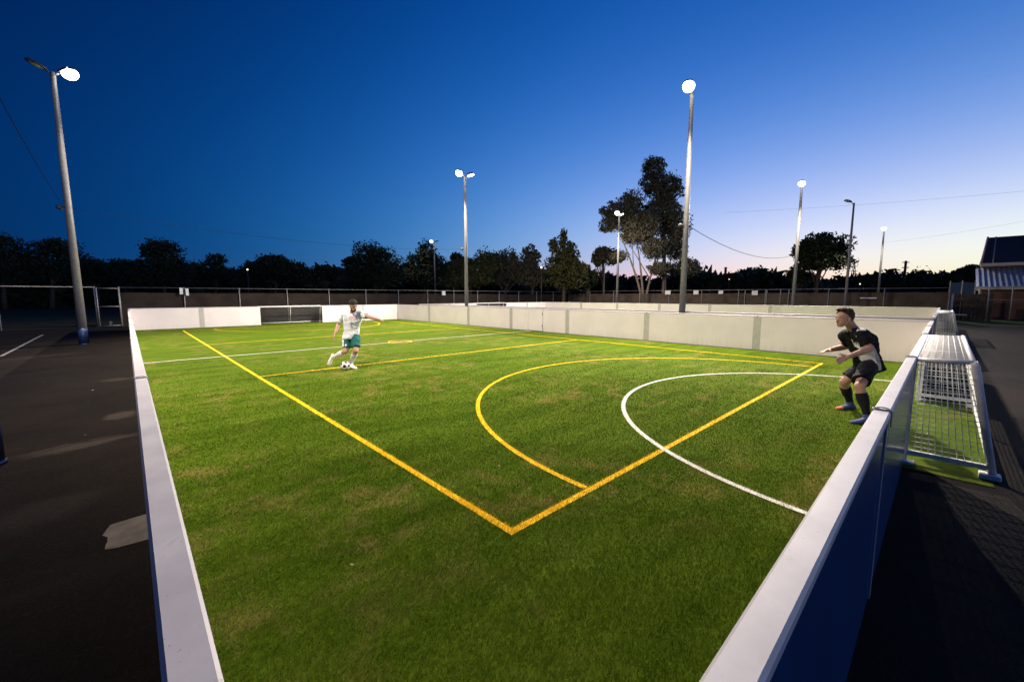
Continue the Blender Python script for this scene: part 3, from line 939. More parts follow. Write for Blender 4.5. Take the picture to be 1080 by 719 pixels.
# ------------------------------------------------------------------ fences
def fence(label, a, b, hgt, step, cloth_m, cloth_top, skip=(), lower=None, group='galvanised boundary fences'):
    a, b = Vector((*a, 0)), Vector((*b, 0))
    t = thing('boundary_fence', label, 'fence', a, 0, group)
    L_ = (b - a).length
    d = (b - a).normalized()
    k = max(1, round(L_ / step))
    for i in range(k + 1):
        if i in skip: continue
        p = a + d * (L_ * i / k)
        MB().tube([p + Vector((0, 0, -.05)), p + Vector((0, 0, hgt + .05))], .032, 8).build('fence_post', M['fence'], t)
    MB().tube([a + Vector((0, 0, hgt)), b + Vector((0, 0, hgt))], .024, 8).build('top_rail', M['fence'], t)
    if lower: MB().tube([a + Vector((0, 0, lower)), b + Vector((0, 0, lower))], .02, 8).build('lower_rail', M['fence'], t)
    if cloth_m:
        n = Vector((-d.y, d.x, 0))
        m = 40
        rings = []
        mb = MB()
        vs, fs = [], []
        for i in range(m + 1):
            p = a + d * (L_ * i / m) + n * .045
            zt = cloth_top + random.uniform(-.03, .02)
            j = n * random.uniform(-.01, .02)
            for q, z in ((n * 0, .01), (j, zt), (j + n * .012, zt), (n * .012, .01)):
                vs.append(p + q + Vector((0, 0, z)))
        for i in range(m):
            for s_ in range(4):
                s2 = (s_ + 1) % 4
                fs.append((i * 4 + s_, i * 4 + s2, (i + 1) * 4 + s2, (i + 1) * 4 + s_))
        fs += [(0, 1, 2, 3), (m * 4 + 3, m * 4 + 2, m * 4 + 1, m * 4)]
        mb.add(vs, fs)
        mb.build('shade_cloth', cloth_m, t)
    return t


FY, FX = 34.3, 42.6
fence('long fence with black shade cloth behind the far end wall', (-0.3, FY), (FX, FY), 2.36, 3.05, M['cloth'], 2.05)
fence('dim fence run in the dark at the far left behind the floodlight pole', (-34, FY), (-1.35, FY), 2.36, 3.6, None, 0)
fence('long fence with brown shade cloth behind the second pitch', (FX, FY), (FX, -0.15), 2.42, 3.3, M['cloth_lit'], 2.12)
fence('low railed fence in front of the brick building', (45.3, -2.1), (47.8, -6.6), 2.47, 1.35, None, 0, lower=1.58)

g = thing('fence_gate', 'narrow tube gate beside the far left floodlight pole', 'gate', (-1.3, FY - .05, 0))
mb = MB()
for x in (-1.27, -.33): mb.tube([(x, FY - .05, .04), (x, FY - .05, 2.34)], .03, 8)
mb.build('gate_frame', M['fence'], g)
mb = MB()
for z in (.08, 1.22, 2.3): mb.tube([(-1.27, FY - .05, z), (-.33, FY - .05, z)], .022, 8)
mb.build('gate_rail', M['fence'], g)
MB().box((-.86, FY - .075, .1), (-.74, FY - .03, .34)).build('latch_box', M['fixture'], g)
g = thing('fence_gate', 'double tube gate in the fence left of the dark round tree', 'gate', (FX - .06, 9.6, 0))
for y0 in (9.55, 11.35):
    mb = MB()
    for y in (y0, y0 + 1.7): mb.tube([(FX - .07, y, .06), (FX - .07, y, 2.45)], .034, 8)
    for z in (.5, 2.42): mb.tube([(FX - .07, y0, z), (FX - .07, y0 + 1.7, z)], .028, 8)
    mb.build('gate_leaf', M['fence'], g)


def plate(label, c, w, h, face, bars=0):
    """small plate on a fence; face = unit normal"""
    c = Vector(c)
    n = Vector(face)
    e = Vector((-n.y, n.x, 0))
    t = thing('fence_sign', label, 'sign', c, 0, 'small white plates on the fences')
    a, b = c - e * w / 2 - n * .0, c + e * w / 2 + n * .02
    MB().bevbox((a.x, a.y, c.z - h / 2), (b.x, b.y, c.z + h / 2), .004).build('sign_plate', M['plate'], t)
    mb = MB()
    for s_ in (-1, 1):
        q = c + e * (w * .3 * s_) - n * .015
        mb.tube([q + Vector((0, 0, -h * .3)), q + Vector((0, 0, h * .3))], .012, 6)
    mb.build('sign_clip', M['clamp'], t)


fs_ = (0, -1, 0)
plate('left one of two narrow white plates on the dark fence above the far wall', (2.62, FY - .12, 2.16), .16, .42, fs_)
plate('right one of two narrow white plates on the dark fence above the far wall', (2.92, FY - .12, 2.10), .16, .46, fs_)
plate('small white plate on the fence left of the middle floodlight pole', (22.9, FY - .12, 2.12), .42, .42, fs_)
ff = (-1, 0, 0)
plate('white plate on the fence just left of the tallest looking pole', (FX - .12, 20.6, 2.2), .62, .42, ff)
plate('white plate on the fence just right of the tallest looking pole', (FX - .12, 17.6, 2.2), .5, .40, ff)
plate('white plate on the fence left of the double tube gate', (FX - .12, 15.2, 2.2), .42, .34, ff)
plate('pale plate hanging on the double tube gate', (FX - .14, 12.2, 2.12), .5, .4, ff)
plate('long pale strip low on the brown shade cloth above the crouching player', (FX - .10, 4.2, 1.68), 1.0, .09, ff)

# ------------------------------------------------------------------ trees
def leaves(blobs, n, size, rs):
    """leaf quads spread through a list of (centre, radii) blobs"""
    vol = np.array([b[1][0] * b[1][1] * b[1][2] for b in blobs]) ** (2 / 3)
    cnt = (vol / vol.sum() * n).astype(int) + 4
    out = []
    for (c, r), k in zip(blobs, cnt):
        d = rs.normal(size=(k, 3))
        d /= np.linalg.norm(d, axis=1)[:, None]
        q = rs.uniform(0.25, 1, k) ** 0.5 * (1 + 0.10 * rs.normal(size=k))
        p = np.array(c) + d * q[:, None] * np.array(r)
        p[:, 2] = np.maximum(p[:, 2], 0.1)
        a = rs.normal(size=(k, 3))
        a /= np.linalg.norm(a, axis=1)[:, None]
        b = np.cross(a, rs.normal(size=(k, 3)))
        b /= np.linalg.norm(b, axis=1)[:, None] + 1e-6
        s = size * rs.uniform(0.5, 1.25, k)[:, None]
        out.append(np.stack([p - a * s, p - b * s * .5, p + a * s, p + b * s * .5], 1).reshape(-1, 3))
    return np.concatenate(out)


def tree(name, label, base, crown, n, size, leaf, bark, trunk_r=.2, seed=1, blobs=None, nb=16, br=(.2, .34), stems=None, zlo=None, group=None, cat='tree', fine=0.0):
    """crown = list of (dx, z, rx, rz): envelope ellipses, dx to the right as seen from the pitch"""
    rs = np.random.default_rng(seed)
    bx_, by_ = base
    t = thing(name, label, cat, (bx_, by_, 0), 0, group)
    ur = RT
    B = []
    for (dx, z, rx, rz) in crown:
        k = max(7, int(1.7 * nb * rx * rz / max(c[2] * c[3] for c in crown)))
        for _ in range(k):
            d = rs.normal(size=3)
            d /= np.linalg.norm(d)
            q = rs.uniform(.35, 1) ** .6
            f = rs.uniform(*br)
            s = min(rx, rz)
            rr = np.array([s * f * rs.uniform(.85, 1.3), s * f * rs.uniform(.85, 1.3), s * f * rs.uniform(.6, .95)])
            off = d * q * np.array([rx - rr[0] * .8, rx - rr[0] * .8, rz - rr[2] * .8])
            c = np.array([bx_, by_, 0]) + np.array(ur) * (dx + off[0]) + np.array(FW) * off[1] * .8 + np.array([0, 0, z + off[2]])
            B.append((c, rr))
        # loose leaf mass between the clumps
        for _ in range(3):
            o_ = rs.normal(size=3) * .22
            c = np.array([bx_, by_, 0]) + np.array(ur) * (dx + o_[0] * rx) + np.array(FW) * o_[1] * rx + np.array([0, 0, z + o_[2] * rz])
            B.append((c, np.array([rx * .85, rx * .7, rz * .85])))
    V_ = leaves(B, n, size, rs)
    link('crown', np_mesh('crown', V_, 4, [M[leaf]]), t)
    mb = MB()
    stems = stems or [(0, 0, None)]
    for (sx, lean, top) in stems:
        zt = top or max(c[1] for c in crown)
        p0 = Vector((bx_, by_, -.1)) + ur * sx
        pts_ = []
        for i in range(7):
            q = i / 6
            pts_.append(p0 + ur * (lean * q ** 1.4 + .12 * trunk_r * 4 * math.sin(5 * q + seed)) + FW * (.2 * math.sin(3 * q + seed)) + Vector((0, 0, (zt + .1) * q)))
        mb.tube(pts_, [trunk_r * (1.25 - .95 * i / 6) for i in range(7)], 9)
        idx = rs.choice(len(B), size=min(len(B), 9 if len(stems) < 3 else 1), replace=False)
        for j in idx:
            c = Vector(B[j][0])
            k = 2 + int(rs.integers(0, 3))
            s0 = pts_[k]
            if c.z < s0.z: continue
            mid = s0.lerp(c, .5) + Vector((0, 0, .08 * (c - s0).length))
            mb.tube([s0, mid, c], [trunk_r * .42, trunk_r * .26, trunk_r * .08], 6)
    mb.build('trunk', M[bark], t)
    return t


def spot(u, d):
    p = P(u, 312, d)
    return (p.x, p.y)


def zz(v, d): return P(540, v, d).z


def px(n, d): return n * d / FPX


GT = 'dark trees beyond the fences'


def stree(label, u, vt, hw, d, n=5200, crown=None, leaf='leaf_dark', seed=1, size=None, lo=298, nb=16, name='dark_tree', bark='bark', **k):
    zt, zb = zz(vt, d), zz(lo, d)
    c = crown or [(0, (zt + zb) / 2, px(hw, d), (zt - zb) / 2)]
    if crown:
        c = [(px(du, d), zz(v, d), px(ru, d), px(rv, d)) for (du, v, ru, rv) in crown]
    return tree(name, label, spot(u, d), c, n, size or d * .0042, leaf, bark, px(2.2, d) * .8, seed, group=GT, nb=nb, **k)


stree('ragged dark tree cut by the left frame edge', 6, 246, 18, 58, seed=11, crown=[(0, 262, 20, 17), (-8, 285, 28, 18), (16, 284, 14, 15)])
stree('broad dark tree behind the far left floodlight pole', 55, 249, 26, 60, seed=12, crown=[(0, 272, 27, 22), (-16, 284, 16, 15), (8, 262, 14, 11)])
stree('low dark tree just right of the far left floodlight pole', 101, 270, 18, 62, seed=13, crown=[(0, 286, 15, 15), (-10, 292, 14, 10)])
stree('low rounded dark tree left of the tall domed one', 134, 271, 20, 62, seed=14, crown=[(0, 286, 21, 15), (14, 290, 14, 10)])
stree('tall domed dark tree, the highest outline left of the players', 175, 250, 22, 60, 6500, seed=15, crown=[(0, 268, 19, 17), (0, 285, 27, 18), (-8, 262, 12, 10), (16, 284, 16, 14)])
stree('small airy dark tree with see-through top, right of the domed tree', 230, 265, 16, 66, 2600, seed=16, crown=[(0, 273, 10, 7), (-4, 284, 17, 9), (10, 288, 14, 8), (-18, 290, 14, 8)], nb=9)
stree('wide dark tree above the distant goal', 292, 267, 30, 62, 6500, seed=17, crown=[(0, 280, 24, 13), (-22, 286, 16, 11), (22, 286, 18, 12), (-3, 275, 14, 8)])
stree('little dark tree between the wide tree and the tall clump', 345, 281, 14, 70, 2600, seed=18, crown=[(0, 291, 16, 9), (12, 289, 9, 8)])
stree('tall clumped dark tree above the kicking player', 395, 257, 32, 58, 7000, seed=19, crown=[(-2, 268, 15, 12), (-14, 280, 20, 14), (14, 276, 20, 16), (4, 290, 32, 14), (-22, 278, 12, 8)])
stree('upright dark tree behind the most distant left lamp', 448, 254, 22, 64, 5200, seed=20, crown=[(2, 270, 13, 17), (-9, 280, 11, 14), (13, 284, 13, 16), (0, 290, 24, 12)])
stree('dark tree with one bare arching limb left of the middle pole', 482, 266, 12, 66, 2200, seed=21, crown=[(0, 272, 8, 6), (10, 278, 10, 6), (-6, 284, 10, 8)], nb=8)
stree('olive green bush lit by the lamps, behind the middle pole', 497, 270, 28, 50, 6500, seed=22, leaf='leaf_olive', crown=[(0, 284, 21, 14), (-17, 289, 14, 12), (15, 280, 15, 14), (0, 296, 28, 8)], name='olive_bush')
stree('leafy dark tree right of the olive bush', 533, 265, 18, 54, 5200, seed=23, leaf='leaf_gum', crown=[(0, 277, 17, 12), (-9, 288, 16, 13), (12, 286, 15, 14)])
stree('narrow dark tree left of the pointed conifer', 561, 262, 14, 54, 4600, seed=24, leaf='leaf_gum', crown=[(0, 272, 10, 10), (-5, 285, 15, 13), (4, 293, 18, 9)])
stree('pointed conifer with a spiky top', 594, 241, 26, 50, 8500, seed=25, leaf='leaf_olive', crown=[(-1, 250, 5, 8), (-10, 258, 6, 8), (1, 264, 13, 12), (0, 278, 21, 14), (0, 291, 27, 12), (18, 284, 9, 10)], name='conifer_tree')
stree('small round gum with sky showing under its crown, left of the big gum', 636, 258, 13, 56, 2400, seed=26, leaf='leaf_gum', crown=[(0, 266, 10, 7), (-6, 274, 10, 8), (10, 272, 9, 8)], nb=10, name='gum_tree')
stree('dark round tree standing alone against the pale sunset sky', 861, 243, 28, 52, 7500, seed=27, crown=[(0, 256, 20, 12), (-15, 266, 15, 13), (16, 268, 15, 14), (2, 276, 26, 11), (-18, 282, 12, 7)], name='round_tree', nb=22)
stree('dark tree against the sunset beside the brick building', 1012, 279, 14, 62, 2800, seed=28, crown=[(0, 289, 11, 9), (10, 287, 10, 9), (-10, 294, 10, 6), (22, 285, 7, 5)])
stree('low dark shrub between the conifer and the small round gum', 620, 284, 12, 52, 2600, seed=29, crown=[(0, 293, 13, 10), (-6, 287, 9, 9)], name='dark_shrub')
stree('low dark clump under the dark round tree', 836, 284, 10, 56, 2000, seed=30, crown=[(0, 289, 9, 7), (10, 293, 12, 6)], name='dark_shrub')

# the big gums: a leaning multi-stem one and a tall one
D1, D2 = 47, 49
tree('gum_tree', 'big spreading gum with pale forked trunk reaching left towards a lamp', spot(680, D1),
     [(px(-34, D1), zz(222, D1), px(17, D1), px(11, D1)), (px(-40, D1), zz(240, D1), px(11, D1), px(9, D1)), (px(-17, D1), zz(214, D1), px(15, D1), px(13, D1)),
      (px(-12, D1), zz(248, D1), px(18, D1), px(12, D1)), (px(8, D1), zz(262, D1), px(18, D1), px(13, D1)), (px(-20, D1), zz(234, D1), px(17, D1), px(12, D1)), (px(0, D1), zz(236, D1), px(16, D1), px(14, D1)), (px(-28, D1), zz(272, D1), px(11, D1), px(7, D1)), (px(12, D1), zz(283, D1), px(14, D1), px(8, D1))],
     22000, .14, 'leaf_gum', 'bark_pale', .13, 41, nb=16, br=(.17, .30), group=GT,
     stems=[(0, px(-34, D1), zz(236, D1)), (0, px(-14, D1), zz(240, D1)), (0, px(12, D1), zz(258, D1))])
tree('gum_tree', 'tallest gum tree with a straight pale brown trunk', spot(701, D2),
     [(px(-14, D2), zz(178, D2), px(14, D2), px(13, D2)), (px(-18, D2), zz(196, D2), px(14, D2), px(11, D2)), (px(-2, D2), zz(200, D2), px(19, D2), px(17, D2)), (px(-8, D2), zz(222, D2), px(24, D2), px(14, D2)),
      (px(6, D2), zz(240, D2), px(17, D2), px(17, D2)), (px(10, D2), zz(262, D2), px(15, D2), px(15, D2)), (px(22, D2), zz(281, D2), px(17, D2), px(10, D2)), (px(4, D2), zz(284, D2), px(14, D2), px(8, D2))],
     24000, .15, 'leaf_gum', 'bark_pale', .24, 42, nb=18, br=(.16, .28), group=GT,
     stems=[(0, px(-9, D2), zz(190, D2))])

# far wooded skyline: one mass nobody could count
rs = np.random.default_rng(77)
B = []
for i in range(420):
    u = rs.uniform(-260, 1330)
    d = rs.uniform(84, 120)
    top = 288 + 4 * math.sin(u * .031) + 3 * math.sin(u * .083 + 1) + rs.uniform(-2.5, 3.5)
    if u < 470: top -= 5 + 3 * math.sin(u * .05)
    zt = zz(top, d)
    w = rs.uniform(3.0, 5.5)
    p = P(u, 312, d)
    B.append(((p.x, p.y, zt * .5), (w, w, zt * .52)))
link('wooded_skyline', np_mesh('wooded_skyline', np.concatenate([leaves(B, 52000, .55, rs), leaves([(c, (r[0] * .8, r[1] * .8, r[2] * .84)) for c, r in B], 26000, 1.7, rs)]), 4, [M['leaf_dark']]))
tag(bpy.data.objects['wooded_skyline'], 'continuous dark wood along the horizon', 'wood', kind='stuff')
rs = np.random.default_rng(78)
B = []
for i in range(110):
    u = rs.uniform(-220, 640)
    d = rs.uniform(64, 76)
    p = P(u, 312, d)
    zt = zz(rs.uniform(287, 296), d)
    B.append(((p.x, p.y, zt * .5), (3.2, 3.2, zt * .52)))
link('dark_undergrowth', np_mesh('dark_undergrowth', np.concatenate([leaves(B, 22000, .42, rs), leaves([(c, (r[0] * .8, r[1] * .8, r[2] * .84)) for c, r in B], 9000, 1.4, rs)]), 4, [M['leaf_dark']]))
tag(bpy.data.objects['dark_undergrowth'], 'dark undergrowth filling the ground beneath the tree crowns', 'undergrowth', kind='stuff')

# ------------------------------------------------------------------ brick building at the right
bd = thing('brick_building', 'brick building with corrugated lean-to roof and dark upper roof', 'building', (52, -4, 0))
bx0, by0 = 50.5, -1.95
MB().box((bx0, -24, 0), (bx0 + 9, by0, 2.42)).build('brick_wall', M['brick'], bd)
# lean-to roof, corrugated: rises away from the pitch
mb = MB()
vs, fs, n_ = [], [], 150
ya, yb_ = by0 + .35, -24
xa, xb, za, zb_ = bx0 - .55, bx0 + 4.6, 2.58, 4.25
for i in range(n_ + 1):
    y = ya + (yb_ - ya) * i / n_
    o_ = .045 * (1 if i % 2 else -1)
    inset = 0
    vs += [(xa, y, za + o_), (xb, y - .0, zb_ + o_), (xb, y, zb_ + o_ - .05), (xa, y, za + o_ - .05)]
for i in range(n_):
    for s_ in range(4):
        s2 = (s_ + 1) % 4
        fs.append((i * 4 + s_, i * 4 + s2, (i + 1) * 4 + s2, (i + 1) * 4 + s_))
fs += [(0, 1, 2, 3)]
mb.add(vs, fs)
mb.build('lean_to_roof', M['roof_iron'], bd)
MB().bevbox((xa - .12, ya - 21, 2.34), (xa + .02, ya + .06, 2.60), .02).build('gutter', M['trim'], bd)
MB().box((bx0 + .1, by0 - .02, 2.3), (bx0 + 4.55, by0 + .16, 2.5)).build('end_beam', M['trim'], bd)
mb = MB()
mb.add([(bx0 + .2, by0 + .1, 2.4), (bx0 + 4.6, by0 + .1, 2.4), (bx0 + 4.6, by0 + .1, 4.1), (bx0 + .2, by0 - .08, 2.4), (bx0 + 4.6, by0 - .08, 2.4), (bx0 + 4.6, by0 - .08, 4.1)],
       [(0, 1, 2), (5, 4, 3), (0, 3, 4, 1), (1, 4, 5, 2), (2, 5, 3, 0)])
mb.build('end_gable', M['timber'], bd)
MB().box((bx0 + 4.7, -24, 0), (bx0 + 9, by0 - .0, 4.4)).build('upper_wall', M['brick'], bd)
MB().bevbox((bx0 + 4.3, -24, 4.4), (bx0 + 4.72, by0 + .1, 4.68), .02).build('eave', M['trim'], bd)
mb = MB()
mb.add([(bx0 + 4.5, by0 + .05, 4.7), (bx0 + 6.8, by0 - .25, 7.1), (bx0 + 9.2, by0 + .05, 4.7), (bx0 + 4.5, -24, 4.7), (bx0 + 6.8, -24, 7.1), (bx0 + 9.2, -24, 4.7)],
       [(0, 1, 2), (0, 3, 4, 1), (1, 4, 5, 2), (5, 4, 3), (0, 2, 5, 3)])
rf = mb.build('upper_roof', M['roof_dark'], bd)
mb = MB()
for k in range(12):
    y = by0 - .7 - 1.75 * k
    mb.tube([(bx0 + 4.47, y + .1, 4.72), (bx0 + 6.78, y, 7.12)], .05, 6)
mb.build('roof_seam', M['roof_iron'], rf)
MB().tube([(bx0 + 4.46, by0 + .07, 4.72), (bx0 + 6.77, by0 - .22, 7.14)], .07, 6).build('barge_board', M['print_red'], bd)
MB().tube([(bx0 - .15, by0 + .1, 0), (bx0 - .15, by0 + .1, 2.4)], .06, 8).build('downpipe', M['trim'], bd)

tf = thing('timber_fence', 'dark timber fence between the pale pier and the brick building', 'fence', (46, -.3, 0))
mb = MB()
for k in range(10):
    mb.box((46.2, -.4 - k * .2, 0), (46.24, -.4 - k * .2 - .19, 2.0))
mb.build('paling', M['timber'], tf)
mb = MB()
for z in (.4, 1.5): mb.box((46.25, -.4, z), (46.31, -2.38, z + .08))
mb.build('fence_rail', M['timber'], tf)
pr = thing('fence_pier', 'short pale rendered pier at the end of the brown cloth fence', 'pier', (43.3, -.1, 0))
MB().bevbox((43.1, -.38, 0), (43.5, .18, 1.98), .02).build('pier_shaft', M['trim'], pr)
MB().bevbox((43.07, -.41, 1.982), (43.53, .21, 2.05), .02).build('pier_cap', M['concrete'], pr)
sc_ = thing('screen_panel', 'blue grey screen panels with posts above the dark timber fence', 'screen', (55, -.5, 0))
MB().box((55, -.15, 1.9), (55.04, -1.75, 3.05)).build('screen_sheet', M['shade_and_screen_blue'], sc_)
for y in (-.2, -.95, -1.75): MB().box((54.9, y, 0), (54.985, y + .08, 3.2)).build('screen_post', M['trim'], sc_)
bn = thing('low_bench', 'low pale bench in front of the dark timber fence', 'bench', (43.3, -.6, 0))
MB().bevbox((44.9, -.38, .42), (45.2, -1.15, .5), .01).build('seat', M['trim'], bn)
for y in (-.45, -1.0): MB().box((44.96, y, 0), (45.14, y - .08, .419)).build('leg', M['timber'], bn)
bo = thing('marker_post', 'short white marker post on the grass verge', 'post', (44.3, -.55, 0))
MB().tube([(44.3, -.55, 0), (44.3, -.55, .36)], .035, 8).build('post_shaft', M['trim'], bo)
MB().tube([(44.3, -.55, .36), (44.3, -.55, .40)], [.045, .02], 8).build('post_cap', M['trim'], bo)

# ------------------------------------------------------------------ things on the horizon
p = P(954, 290, 92)
pp = thing('power_pole', 'wooden power pole on the sunset skyline right of the slender lit pole', 'power pole', (p.x, p.y, 0))
zt = zz(275, 92)
MB().tube([(p.x, p.y, 0), (p.x, p.y, zt)], [.3, .22], 8).build('pole', M['timber'], pp)
for dz in (.35, 1.5):
    a, b = Vector((p.x, p.y, zt - dz)) - RT * .75, Vector((p.x, p.y, zt - dz)) + RT * .75
    MB().tube([a, b], .1, 6).build('crossarm', M['timber'], pp)
p = P(900, 290, 190)
lt = thing('lattice_tower', 'tiny steel lattice tower far away beside the unlit pole', 'tower', (p.x, p.y, 0))
zt = zz(274, 190)
mb = MB()
for k in range(4):
    c = Vector((p.x, p.y, 0)) + (RT * (1 if k in (0, 1) else -1) + FW * (1 if k in (1, 2) else -1)) * 1.6
    mb.tube([c, Vector((p.x, p.y, zt))], [.14, .1], 5)
for k in range(9):
    q = k / 10 + .05
    w_ = 1.6 * (1 - q)
    c = Vector((p.x, p.y, zt * q))
    mb.tube([c - RT * w_ - FW * w_, c + RT * w_ * .9 - FW * w_ + Vector((0, 0, zt * .1))], .09, 4)
    mb.tube([c + RT * w_ - FW * w_, c - RT * w_ * .9 - FW * w_ + Vector((0, 0, zt * .1))], .09, 4)
mb.build('steel_frame', M['fixture'], lt)
mb = MB()
for q in (.72, .84, .95):
    c = Vector((p.x, p.y, zt * q))
    mb.tube([c - RT * 1.7, c + RT * 1.7], .12, 5)
mb.build('crossarm', M['fixture'], lt)
p = P(765, 290, 150)
ch = thing('chimney_stack', 'slim distant chimney on the skyline left of the dark round tree', 'chimney', (p.x, p.y, 0))
MB().tube([(p.x, p.y, 0), (p.x, p.y, zz(282.5, 150))], [.6, .42], 10).build('shaft', M['concrete'], ch)
MB().tube([(p.x, p.y, zz(282.5, 150)), (p.x, p.y, zz(281.8, 150))], [.55, .55], 10).build('rim', M['fixture'], ch)
p = P(637, 303, 52)
gp = thing('marker_pole', 'thin pale bare pole under the small round gum', 'pole', (p.x, p.y, 0))
MB().tube([(p.x, p.y, 0), (p.x, p.y, zz(289, 52))], [.07, .05], 8).build('pole', M['pole'], gp)
MB().tube([(p.x, p.y, zz(289, 52)), (p.x, p.y, zz(288.2, 52))], [.07, .03], 8).build('pole_cap', M['pole'], gp)
for (u, v, d, orange, lab) in ((769, 295, 78, True, 'tiny orange street lamp on the dark skyline right of the tallest looking pole'),
                               (851, 297, 80, False, 'tiny white street lamp under the dark round tree'),
                               (907, 300, 78, False, 'tiny white street lamp below the unlit bent pole'),
                               (571, 283, 49, False, 'tiny pale lamp among leaves left of the pointed conifer'),
                               (261, 285, 58, False, 'tiny pale lamp in the dark trees above the distant goal')):
    p = P(u, v, d)
    sl = thing('street_lamp', lab, 'street lamp', (p.x, p.y, 0), 0, 'tiny lamps among the far trees')
    MB().tube([(p.x, p.y, 0), (p.x, p.y, p.z)], .04, 6).build('lamp_post', M['fixture'], sl)
    MB().ellipsoid(p + Vector((0, 0, .1)), ((.11, 0, 0), (0, .11, 0), (0, 0, .1)), 10, 6).build('lamp_glass', M['lens_far2'] if orange else M['lens_far'], sl)

# ------------------------------------------------------------------ the two players
PK = 1.13          # both men measure tall against the 0.22 m ball


def G(u, v):
    q = ray(u, v)
    s = -H / q.z
    return Vector((q.x * s, q.y * s, 0))


def remesh(mb, voxel, smooth=4, fac=.5):
    me = mb.mesh('tmp', [])
    ob = bpy.data.objects.new('tmp', me)
    COL.objects.link(ob)
    m = ob.modifiers.new('r', 'REMESH')
    m.mode = 'VOXEL'
    m.voxel_size = voxel
    s = ob.modifiers.new('s', 'SMOOTH')
    s.iterations = smooth
    s.factor = fac
    dg = bpy.context.evaluated_depsgraph_get()
    dg.update()
    out = bpy.data.meshes.new_from_object(ob.evaluated_get(dg))
    bpy.data.objects.remove(ob)
    bpy.data.meshes.remove(me)
    out.polygons.foreach_set('use_smooth', [True] * len(out.polygons))
    return out


from mathutils import noise as mnoise


def folds(me, amp, scale, off=0.0):
    me.update()
    n = len(me.vertices)
    co = np.empty(n * 3, dtype=np.float32)
    no = np.empty(n * 3, dtype=np.float32)
    me.vertices.foreach_get('co', co)
    me.vertex_normals.foreach_get('vector', no)
    co, no = co.reshape(-1, 3), no.reshape(-1, 3)
    k = np.array([mnoise.fractal(Vector(c * scale + off), 0.9, 2.1, 3) for c in co.astype(float)])
    me.vertices.foreach_set('co', (co + no * (k * amp)[:, None]).astype(np.float32).ravel())
    me.update()


def keep_faces(me, fn):
    import bmesh
    bm = bmesh.new()
    bm.from_mesh(me)
    bad = [f for f in bm.faces if not fn(f.calc_center_median())]
    bmesh.ops.delete(bm, geom=bad, context='FACES')
    bm.to_mesh(me)
    bm.free()
    me.update()


def part(name, me, mats, parent):
    me.materials.clear()
    for m in (mats if isinstance(mats, list) else [mats]): me.materials.append(m)
    return link(name, me, parent)


def bez(a, b, n=7): return [a.lerp(b, i / (n - 1)) for i in range(n)]


def limb(mb, a, b, radii, n=14):
    mb.tube(bez(a, b, len(radii)), [r * PK for r in radii], n)
    mb.ellipsoid(a, [Vector(q) * radii[0] * PK for q in ((1, 0, 0), (0, 1, 0), (0, 0, 1))], 12, 8)
    mb.ellipsoid(b, [Vector(q) * radii[-1] * PK for q in ((1, 0, 0), (0, 1, 0), (0, 0, 1))], 12, 8)


def ell_ring(c, side, fwd, rs, rf, n=20): return [c + side * (rs * PK * math.cos(2 * PI * j / n)) + fwd * (rf * PK * math.sin(2 * PI * j / n)) for j in range(n)]


def hand(mb, wrist, d, palm_n, side, spread=.16, curl=.35):
    """d along the hand, palm_n out of the palm, side towards the thumb"""
    d, palm_n, side = d.normalized(), palm_n.normalized(), side.normalized()
    s = PK
    c = wrist + d * .048 * s
    mb.ellipsoid(c, (d * .056 * s, side * .043 * s, palm_n * .019 * s), 14, 10)
    for k, (ln_, off) in enumerate(((.072, .030), (.080, .010), (.075, -.011), (.060, -.031))):
        b0 = wrist + d * .085 * s + side * off * s
        dd = (d + side * (off / .03) * spread + palm_n * curl * .35).normalized()
        d2 = (dd + palm_n * curl).normalized()
        d3 = (d2 + palm_n * curl).normalized()
        p1 = b0 + dd * ln_ * .45 * s
        p2 = p1 + d2 * ln_ * .32 * s
        p3 = p2 + d3 * ln_ * .26 * s
        mb.tube([b0 - dd * .03 * s, b0, p1, p2, p3], [.0095 * s, .010 * s, .0095 * s, .009 * s, .0065 * s], 8)
    b0 = wrist + d * .022 * s + side * .028 * s
    dd = (side * .85 + d * .65 + palm_n * .25).normalized()
    p1 = b0 + dd * .045 * s
    d2 = (dd * .6 + d * .6 + palm_n * .25).normalized()
    mb.tube([b0 - dd * .02 * s, b0, p1, p1 + d2 * .036 * s], [.012 * s, .0125 * s, .011 * s, .0075 * s], 8)


HEADP = [(0.0, .060, .026, .026), (.022, .048, .048, .042), (.05, .030, .070, .056), (.085, .014, .086, .066), (.12, .004, .096, .073), (.155, -.004, .100, .076), (.19, -.009, .092, .070), (.215, -.012, .070, .054), (.232, -.014, .036, .030)]


def head(mb, c, fwd, up, side, s=PK):
    o = c - up * .118 * s
    mb.loft([[o + up * z * s + fwd * cf * s + side * (rs * s * math.cos(2 * PI * j / 20)) + fwd * (rf * s * math.sin(2 * PI * j / 20)) for j in range(20)] for z, cf, rf, rs in HEADP])
    # nose, brow, lips, chin, ears
    mb.tube([o + up * .118 * s + fwd * .092 * s, o + up * .098 * s + fwd * .108 * s, o + up * .078 * s + fwd * .119 * s, o + up * .070 * s + fwd * .100 * s], [.009 * s, .011 * s, .015 * s, .012 * s], 8)
    mb.ellipsoid(o + up * .127 * s + fwd * .088 * s, (side * .045 * s, fwd * .016 * s, up * .010 * s), 12, 6)
    mb.ellipsoid(o + up * .048 * s + fwd * .094 * s, (side * .024 * s, fwd * .012 * s, up * .009 * s), 12, 6)
    mb.ellipsoid(o + up * .016 * s + fwd * .076 * s, (side * .022 * s, fwd * .018 * s, up * .016 * s), 12, 6)
    for q in (-1, 1):
        mb.ellipsoid(o + up * .095 * s - fwd * .004 * s + side * q * .077 * s, (fwd * .020 * s, side * .010 * s, up * .032 * s), 10, 8)
    return o


